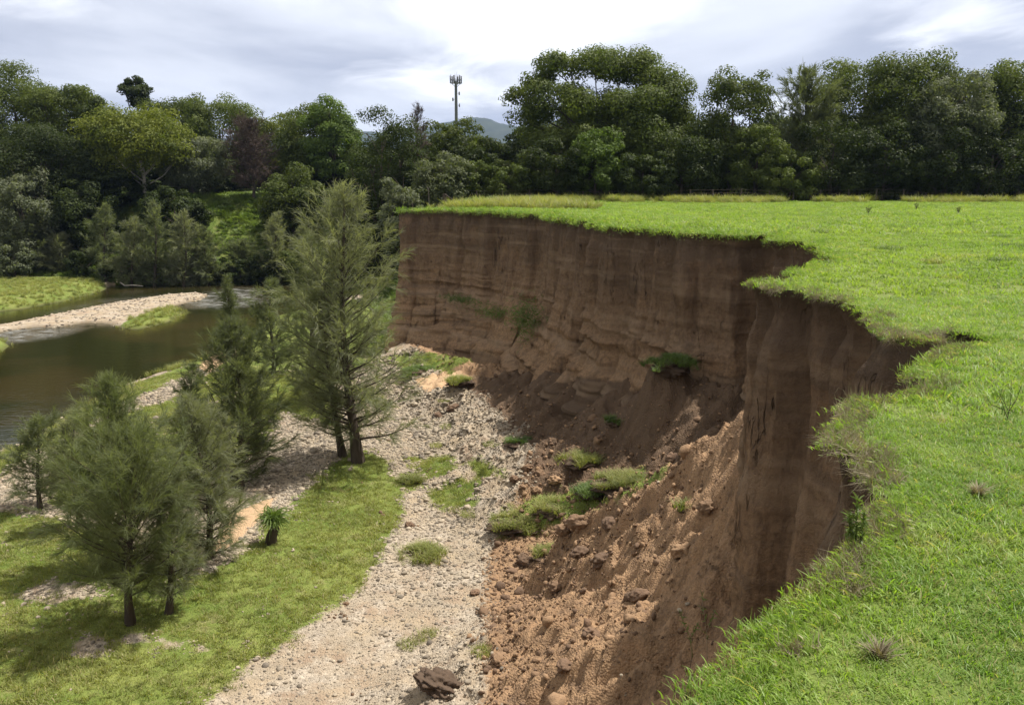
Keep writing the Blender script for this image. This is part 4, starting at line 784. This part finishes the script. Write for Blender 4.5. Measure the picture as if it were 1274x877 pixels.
# ------------------------------------------------------------------ HILL, MAST, FENCE
def hill():
    x0 = AT(640, 150, 1900)[0]; xs = np.linspace(-3200, 3200, 420); ys = np.linspace(2400, 5000, 70); X, Y = np.meshgrid(xs, ys, indexing='ij')
    ridge = AT(640, 151, 3600)[1]; k = np.exp(-((Y - 3600) / 600) ** 2)
    prof = .72 + .28 * np.exp(-((X - 300) / 800) ** 2) + .12 * np.exp(-((X - AT(585, 150, 3600)[0]) / 140) ** 2) + fbm(X / 120, Y / 300, s=5, o=5) * .11
    Z = -12 + ridge * 1.02 * prof * k + fbm(X / 60, Y / 60, s=6, o=4) * 14 * k + fbm(X / 9, Y / 9, s=8, o=2) * 5 * k
    n, m = X.shape; i, j = np.meshgrid(np.arange(n - 1), np.arange(m - 1), indexing='ij'); a = (i * m + j).ravel()
    mt = plain_mat('wooded_hill', (.015, .024, .014), (.035, .045, .022), .02, bs=.2, bd=3)
    o = fast_mesh('hills', np.stack([X.ravel(), Y.ravel(), Z.ravel()], 1), np.stack([a, a + m, a + m + 1, a + 1], 1), mt, smooth=True); tag(o, kind='structure')
hill()
def mast():
    Y = 300; x, zt = AT(567, 90, Y); t = empty('telecom_mast', (x, Y, 0)); tag(t, 'slim grey telecom mast with a crown of panel antennas above the trees', 'mast')
    a = Acc(); Hh = zt - 3.0; a.tube([(0, 0, 0), (0, 0, Hh)], [.72, .46], 14); a.build('pole', MT['pole'], t, True)
    h = Acc(); zc = Hh - .6
    for dz in (0, 1.0):
        h.tube([(math.cos(q) * 1.75, math.sin(q) * 1.75, zc + dz) for q in np.linspace(0, 2 * math.pi, 13)], [.09] * 13, 5)
    for k in range(3): q = k * 2.1 + .4; h.tube([(0, 0, zc), (math.cos(q) * 1.75, math.sin(q) * 1.75, zc)], [.12, .1], 5); h.tube([(0, 0, zc - 1.6), (math.cos(q) * 1.75, math.sin(q) * 1.75, zc)], [.1, .08], 5)
    h.build('headframe', MT['pole'], t)
    for k in range(6):
        q = k * math.pi / 3 + .25; b = Acc(); b.box((math.cos(q) * 1.95, math.sin(q) * 1.95, zc + 1.1), (.12, .22, 1.25), q); b.tube([(math.cos(q) * 1.72, math.sin(q) * 1.72, zc - .5), (math.cos(q) * 1.72, math.sin(q) * 1.72, zc + 2.4 + .5 * (k % 2))], [.07, .05], 5); b.build('panel_antenna', MT['panel'], t)
    for k, (q, dz) in enumerate(((.3, -4.), (2.9, -6.), (.1, -8.))):
        b = Acc(); c = (math.cos(q) * 1.15, math.sin(q) * 1.15, Hh + dz); b.tube([(math.cos(q) * .6, math.sin(q) * .6, Hh + dz), c], [.08, .08], 5); b.box(c, (.16, .3, .55), q); b.build('side_unit', MT['panel'], t)
    w_ = Acc()
    for xx, hh in ((-.3, 2.7), (.35, 3.0), (0, 2.2)): w_.tube([(xx, 0, Hh - .2), (xx, 0, Hh + hh)], [.06, .03], 5)
    w_.build('whip_antenna', MT['panel'], t)
mast()
def fence():
    t = empty('wire_fence', (-6, 84, 0)); tag(t, 'old post and wire fence half lost in long grass across the far field', 'fence'); r = np.random.default_rng(3); tops = []
    for k in range(20):
        x = -6 + k * 2.6 + r.normal(0, .15); y = 83.6 + r.normal(0, .08); h = r.uniform(.85, 1.35); lx = r.normal(0, .06); a = Acc(); a.tube([(x + 6, y - 84, -.2), (x + 6 + lx, y - 84, h)], [.085, .07], 7); a.build('post', MT['bark'], t, True); tops.append((x + 6 + lx * .8, y - 84, h))
    for f in (.45, .7, .95):
        a = Acc(); a.tube([(q[0], q[1] - .08, q[2] * f) for q in tops], [.006] * len(tops), 4); a.build('wire', MT['wire'], t)
    x, y = P(553, 257.5, 0); t = empty('strainer_post', (x, y, 0)); tag(t, 'thick dark broken fence post propped by a slanting rail close to the cliff corner', 'fence post')
    a = Acc(); a.tube([(0, 0, -.3), (.02, 0, 1.0)], [.17, .14], 9); a.build('post', MT['bark_dark'], t, True); a = Acc(); a.tube([(0, -.1, .95), (1.35, -.3, .05)], [.05, .04], 6); a.build('brace', MT['bark_dark'], t, True)
    x, y = P(534, 259, 0); t = empty('thin_post', (x, y, 0)); tag(t, 'thin leaning post with a spiky top left of the broken strainer post', 'fence post'); a = Acc(); a.tube([(0, 0, -.3), (-.03, 0, 1.3)], [.04, .03], 6); a.build('post', MT['post'], t, True)
    a = Acc(); a.tube([(-.03, 0, 1.28), (-.18, 0, 1.6)], [.02, .01], 4); a.tube([(-.03, 0, 1.28), (.1, 0, 1.55)], [.02, .01], 4); a.build('twig', MT['post'], t)
fence()
# ------------------------------------------------------------------ SODS, CLODS AND WEEDS BELOW THE CLIFF
def sod(label, px, py, w_px, soil='mud', h=.5, grass='blade_floor', seed=0, n=260, gl=.16, group='turf sods fallen from the cliff', flat=.45):
    x, y, z = ground_at(px, py); W = w_px / FPX * math.hypot(y, z - EYE); t = empty('turf_sod', (x, y, z)); tag(t, label, 'turf sod', group)
    n = int(n * .6 + 900 * W * W); q = lump(seed + 200, 4, .5, flat, MT[soil], 'soil', True, t, freq=2.6); q.scale = (W * .37, W * .31, W * .5 * h * 2); q.location.z = -.04
    r = np.random.default_rng(seed); a = r.uniform(0, 6.28, n); rr = np.sqrt(r.uniform(0, 1, n)) * W * .5 * (1 + .35 * np.sin(a * 2 + seed) * np.cos(a * 3)); zz = W * h * flat * 1.0 * np.sqrt(np.clip(1 - (rr / (W * .52)) ** 2, 0, 1)) * 1.0 - .02; pts = np.stack([np.cos(a) * rr, np.sin(a) * rr * .85 + .03, zz], 1); pts = pts[fbm(pts[:, 0] * 2.6, pts[:, 1] * 2.6, s=seed + 9) > -.12]; n = len(pts)
    blades(n, 1, gl * (1 if grass == 'blade_floor' else .8), .015, 1.3, MT[grass], r, .12, name='grass', linkit=True, parent=t, pts=pts); return t
SOD = [('dark lumpy sod with olive grass lying alone on the gravel', 524, 692, 58, 'blade_floor', .34, 160), ('big green sod at the left end of the slumped turf strip', 640, 655, 62, 'blade_floor', .4, 420), ('green turf in the middle of the slumped strip', 690, 634, 66, 'blade_floor', .3, 420),
       ('longest bright green turf at the upper right end of the slumped strip', 784, 606, 92, 'blade_floor', .25, 620), ('sod with a stone brown face at the shadow edge', 722, 576, 56, 'blade_floor', .4, 300), ('half shaded sod above the slumped strip', 742, 612, 50, 'blade_dark', .3, 200),
       ('dark green bush of turf high on the shaded talus', 836, 456, 66, 'blade_dark', .6, 700), ('second dark turf right of the shaded bush on the talus', 905, 466, 46, 'blade_dark', .5, 260), ('small dark turf halfway down the shaded talus', 764, 526, 28, 'blade_dark', .5, 260),
       ('dark turf at the foot of the shaded talus', 645, 552, 38, 'blade_dark', .4, 200), ('flat green sod near the second gravel clump', 512, 600, 34, 'blade_floor', .3, 240), ('turf tuft at the sunny far end of the gravel', 572, 476, 36, 'blade_floor', .4, 260),
       ('small sod on the right side of the near clay', 850, 634, 20, 'blade_floor', .4, 90), ('shaded green turf beneath the tallest casuarina crown', 525, 464, 60, 'blade_dark', .3, 300), ('brown sod with sparse grass below the left end of the strip', 680, 690, 44, 'blade_floor', .3, 40)]
for i, (lb, px, py, wp, gm, h, n) in enumerate(SOD): sod(lb, px, py, wp, seed=i, grass=gm, h=h * .6, n=n, gl=.26)
CL = [('grass clump alone in the middle of the gravel', 543, 556, 17), ('bright green clump left of the shadow edge', 602, 578, 40), ('pale green patch clump in the gravel centre', 568, 628, 60), ('green clump at the right foot of the pale patch', 585, 640, 28), ('low clump by the gravel in the foreground', 512, 802, 34),
      ('small bright clump right of the foreground clump', 600, 812, 28), ('olive clump over reddish soil in the foreground', 535, 792, 30), ('clump by the rubble edge below the shadow', 612, 555, 24), ('small clump in the upper gravel near the shaded turf', 553, 500, 20), ('thin clump above the centre patch', 520, 580, 30), ('yellowish clump at the upper gravel', 560, 532, 26)]
for i, (lb, px, py, wp) in enumerate(CL):
    x, y, z = ground_at(px, py); W = wp / FPX * math.hypot(y, z - EYE); o = blades(int(60 + wp * 7), W * .5, .17, .014, 1., MT['blade_floor'], np.random.default_rng(i), .1, name='grass_clump', linkit=True); o.location = (x, y, z); tag(o, lb, 'grass clump', 'grass clumps on the gravel')
CD = [(548, 856, 54, 'dark brown crumbled heap on the gravel in the foreground', 'mud'), (622, 822, 20, 'rounded orange clod at the edge of the gravel in the foreground', 'clod'), (545, 518, 12, 'dark clod alone on the upper gravel', 'clod_dark'), (564, 512, 16, 'dark clod right beside the first one on the upper gravel', 'clod_dark'),
      (702, 832, 22, 'dark clod among fine orange crumbs', 'clod_dark'), (718, 655, 30, 'angular orange block right below the turf strip', 'clod'), (700, 662, 22, 'smaller orange block left of the angular one', 'clod'), (838, 574, 24, 'brown boulder of clay at the upper tip of the turf strip', 'clod_dark'), (655, 700, 24, 'dark clod left of the near clay heap', 'clod_dark'),
      (750, 700, 26, 'brown clod in the middle of the clay slope', 'clod_dark'), (672, 592, 16, 'rounded orange clod in the rubble at the shadow edge', 'clod'), (655, 584, 14, 'orange clod at the top of the rubble', 'clod'), (690, 600, 18, 'orange clod right of the rounded one in the rubble', 'clod'), (640, 600, 14, 'clod on the gravel side of the rubble', 'clod'),
      (668, 612, 16, 'orange clod at the bottom of the rubble', 'clod'), (722, 690, 22, 'brown clod under the two orange blocks', 'clod_dark'), (690, 735, 20, 'clod left of the clay slope foot', 'clod'), (795, 742, 24, 'tilted brown clod on the slope below the near wall', 'clod_dark'), (640, 760, 18, 'clod at the gravel and clay border', 'clod'), (735, 790, 20, 'dark clod in the lower clay fan', 'clod_dark'),
      (510, 655, 14, 'small flat brown clod beside the meadow edge', 'clod_dark'), (590, 738, 12, 'small dark clod near the gravel centre', 'clod_dark'), (760, 655, 26, 'brown clod right of the angular orange block', 'clod_dark'), (850, 690, 26, 'pale orange block on the fan below the notch', 'clod'), (880, 640, 26, 'knobbly clod high on the fan below the notch', 'clod')]
for i, (px, py, wp, lb, mt) in enumerate(CD):
    x, y, z = ground_at(px, py); W = wp / FPX * math.hypot(y, z - EYE); o = lump(i + 300, 5 if i == 0 else 4,   .38 if i == 0 else .32, .42 if i == 0 else .7, MT[mt], 'clay_clod', True, freq=3.6 if i == 0 else 2.8); o.scale = (W * .5, W * .42, W * .45); o.location = (x, y, z + W * .08); o.rotation_euler = (.2 * math.sin(i), .3 * math.cos(i * 2), i * 1.1); tag(o, lb, 'clod', 'large clods of fallen clay')
# ---- weeds and stalks near the camera
def stalk(name, label, cat, base, pts, rad, mat, leaves=0, lmat='weed', ll=.05, seed=0):
    t = empty(name, base); tag(t, label, cat); a = Acc(); 
    for p_ in pts: a.tube(p_, np.linspace(rad, rad * .35, len(p_)), 5)
    a.build('stem', MT[mat], t, True)
    if leaves:
        r = np.random.default_rng(seed); P0 = []
        for k in range(leaves): p_ = np.array(pts[k % len(pts)], float); u = r.uniform(.25, 1); f = u * (len(p_) - 1); i0 = min(int(f), len(p_) - 2); P0.append(p_[i0] + (p_[i0 + 1] - p_[i0]) * (f - i0))
        V, F = strands(np.array(P0), unit(r.normal(0, 1, (leaves, 3)) + [0, 0, .6]), r.uniform(.5, 1.2, leaves) * ll, ll * .16, r, .3); fast_mesh('leaves', V, F, MT[lmat], t, attrs={'tint': r.uniform(0, 1, leaves).repeat(6)})
x, y = P(1066, 684, 0)
stalk('leafy_weed', 'upright yellow green weed growing on the lip of the near notch', 'weed', (x, y, -.02), [[(0, 0, 0), (-.01, 0, .12), (-.015, 0, .26)], [(0, 0, 0), (.02, 0, .1), (.02, 0, .2)], [(0, 0, 0), (-.03, .01, .1), (-.04, .01, .18)]], .003, 'weed', 240, 'weed', .045, 1)
x, y = P(1252, 528, 0)
stalk('bare_weed', 'dark twiggy dead weed standing in the turf at the right edge', 'weed', (x, y, 0), [[(0, 0, 0), (.01, 0, .15), (.0, 0, .32)], [(0, 0, .05), (-.05, 0, .16), (-.09, 0, .22)], [(0, 0, .08), (.05, 0, .18), (.07, 0, .27)], [(0, 0, .1), (-.05, .02, .2), (-.04, .02, .3)], [(-.02, 0, .1), (-.12, 0, .14), (-.16, 0, .2)]], .0025, 'bark_dark', 60, 'blade_dark', .03, 2)
x, y = P(1060, 506, 0)
stalk('dry_stalk', 'curled dry grass stalk leaning out over the near cliff', 'stalk', (x, y, -.02), [[(0, 0, 0), (-.03, 0, .07), (-.08, -.02, .15), (-.12, -.02, .17), (-.14, -.02, .13)]], .0025, 'straw')
x, y, z = ground_at(852, 868)
for nm, lb, px, py, hh, ln, mt in (('dead_stick', 'dark straight dead stick standing at the foot of the near cliff', 853, 872, .85, .05, 'bark_dark'), ('tall_weed', 'tall thin weed with dry bent stem below the near wall', 880, 822, 1.3, -.12, 'straw'), ('tall_weed', 'tall thin green weed left of the dry bent one', 862, 818, .9, -.2, 'weed')):
    x, y, z = ground_at(px, py); stalk(nm, lb, 'stick' if nm == 'dead_stick' else 'weed', (x, y, z - .05), [[(0, 0, 0), (ln * .3, 0, hh * .4), (ln, 0, hh * .8), (ln * 1.4, 0, hh)], [(ln * .3, 0, hh * .4), (ln * .3 + .12, 0, hh * .7)]], .010 if nm == 'dead_stick' else .006, mt, 0 if nm == 'dead_stick' else 40, 'weed', .10, 3)
x, y = P(163, 357, -10); stalk('driftwood', 'bleached bent branch lying at the far water line', 'driftwood', (x, y - .5, -9.9), [[(-1.0, 0, .5), (-.5, 0, .1), (.5, 0, .15), (1.6, 0, .05)]], .09, 'bark_pale')
for i, (px, py, lb) in enumerate(((1080, 268, 'brown seeding thistle in the far middle of the field'), (1140, 262, 'small thistle left of the far right one in the field'), (1192, 268, 'dark thistle in the far right of the field'))):
    x, y = P(px, py, 0); stalk('thistle', lb, 'weed', (x, y, 0), [[(0, 0, 0), (0, 0, .5)], [(0, 0, .1), (.12, 0, .45)], [(0, 0, .1), (-.12, 0, .4)]], .012, 'post', 90, 'leaf_grey', .12, i)
def tussock(label, px, py, w_px, i, mat='blade_dark'):
    x, y = P(px, py, 0); W = w_px / FPX * y; o = blades(int(120 + 30 * W * 10), W * .5, .10 + .08 * W, .012 if y > 15 else .006, .9, MT[mat], np.random.default_rng(i), .1, name='tussock', linkit=True); o.location = (x, y, float(field_z(np.array([x]), np.array([y]))[0])); tag(o, label, 'tussock', 'darker tussocks in the field')
for i, (px, py, w_px, lb, mt) in enumerate(((1265, 309, 40, 'dark green tussock at the right edge of the middle field', 'blade_dark'), (1160, 328, 30, 'brownish tussock in the middle field left of the right edge one', 'blade_floor'), (1245, 328, 34, 'dark tussock just below the right edge one', 'blade_dark'), (1105, 312, 40, 'long dark tussock in the middle field', 'blade_dark'),
    (1245, 296, 26, 'small tussock above the right edge one', 'blade_dark'), (905, 258, 14, 'tiny dark tussock near the fence in the far field', 'blade_dark'), (880, 264, 12, 'dark speck tussock above the far wall', 'blade_dark'), (1020, 290, 24, 'low dark tussock beyond the cliff notch', 'blade_dark'), (1095, 812, 14, 'brown dead tussock in the turf nearest the camera', 'straw'), (1085, 400, 22, 'bright tussock on the lip of the peninsula', 'blade'), (1215, 620, 9, 'dead straw tussock at the right of the near turf', 'straw'))): tussock(lb, px, py, w_px, i, mt)
# ------------------------------------------------------------------ the air
def haze():
    a = Acc(); a.box((0, 2700, 190), (3400, 2700, 205)); o = a.build('haze', None); m = bpy.data.materials.new('haze'); m.use_nodes = True; nt = m.node_tree; nt.nodes.clear()
    out = nt.nodes.new('ShaderNodeOutputMaterial'); v = nt.nodes.new('ShaderNodeVolumePrincipled'); v.inputs['Color'].default_value = (.40, .56, .95, 1); v.inputs['Density'].default_value = .00007; v.inputs['Anisotropy'].default_value = .2
    nt.links.new(v.outputs[0], out.inputs['Volume']); o.data.materials.append(m); tag(o, kind='stuff', label='thin blue air haze over the valley')
haze()

for i, (px, py, lb) in enumerate(((655, 398, 'dark creeper hanging on the ledges of the far wall'), (575, 372, 'thin green growth along the upper ledge of the far wall'), (615, 388, 'thin green growth between the two ledges of the far wall'))):
    # find the wall behind this point, then root the plant on the ledge
    d = ray(px, py); best = None
    for tt in np.linspace(20, 70, 1200):
        q = np.array([0, 0, EYE]) + d * tt / d[1]
        off = .4 + 2.3 * max(0, (-q[2] - 2.5) / 6.8) ** 1.5 + .3
        if sd(np.array([q[0]]), np.array([q[1]]), FIELD_S)[0] < off: best = q; break
    r = np.random.default_rng(i + 70); n = (900, 420, 380)[i]; sx = (.8, 1.5, 1.3)[i]; sz = (1.1, .25, .35)[i]
    p_ = np.stack([r.normal(0, sx * .5, n), r.normal(0, .5, n) * .4, r.normal(0, sz * .5, n)], 1); p_[:, 1] -= p_[:, 0] * .9
    V, F = strands(p_, unit(r.normal(0, 1, (n, 3)) * [1, 1, .6] + [-.3, -.6, .1]), r.uniform(.15, .4, n), .03, r, 1.2)
    o = fast_mesh('wall_plant', V, F, MT['blade_dark'], attrs={'tint': r.uniform(0, 1, n).repeat(6)}); o.location = best; tag(o, lb, 'plant', 'plants rooted in the far wall')
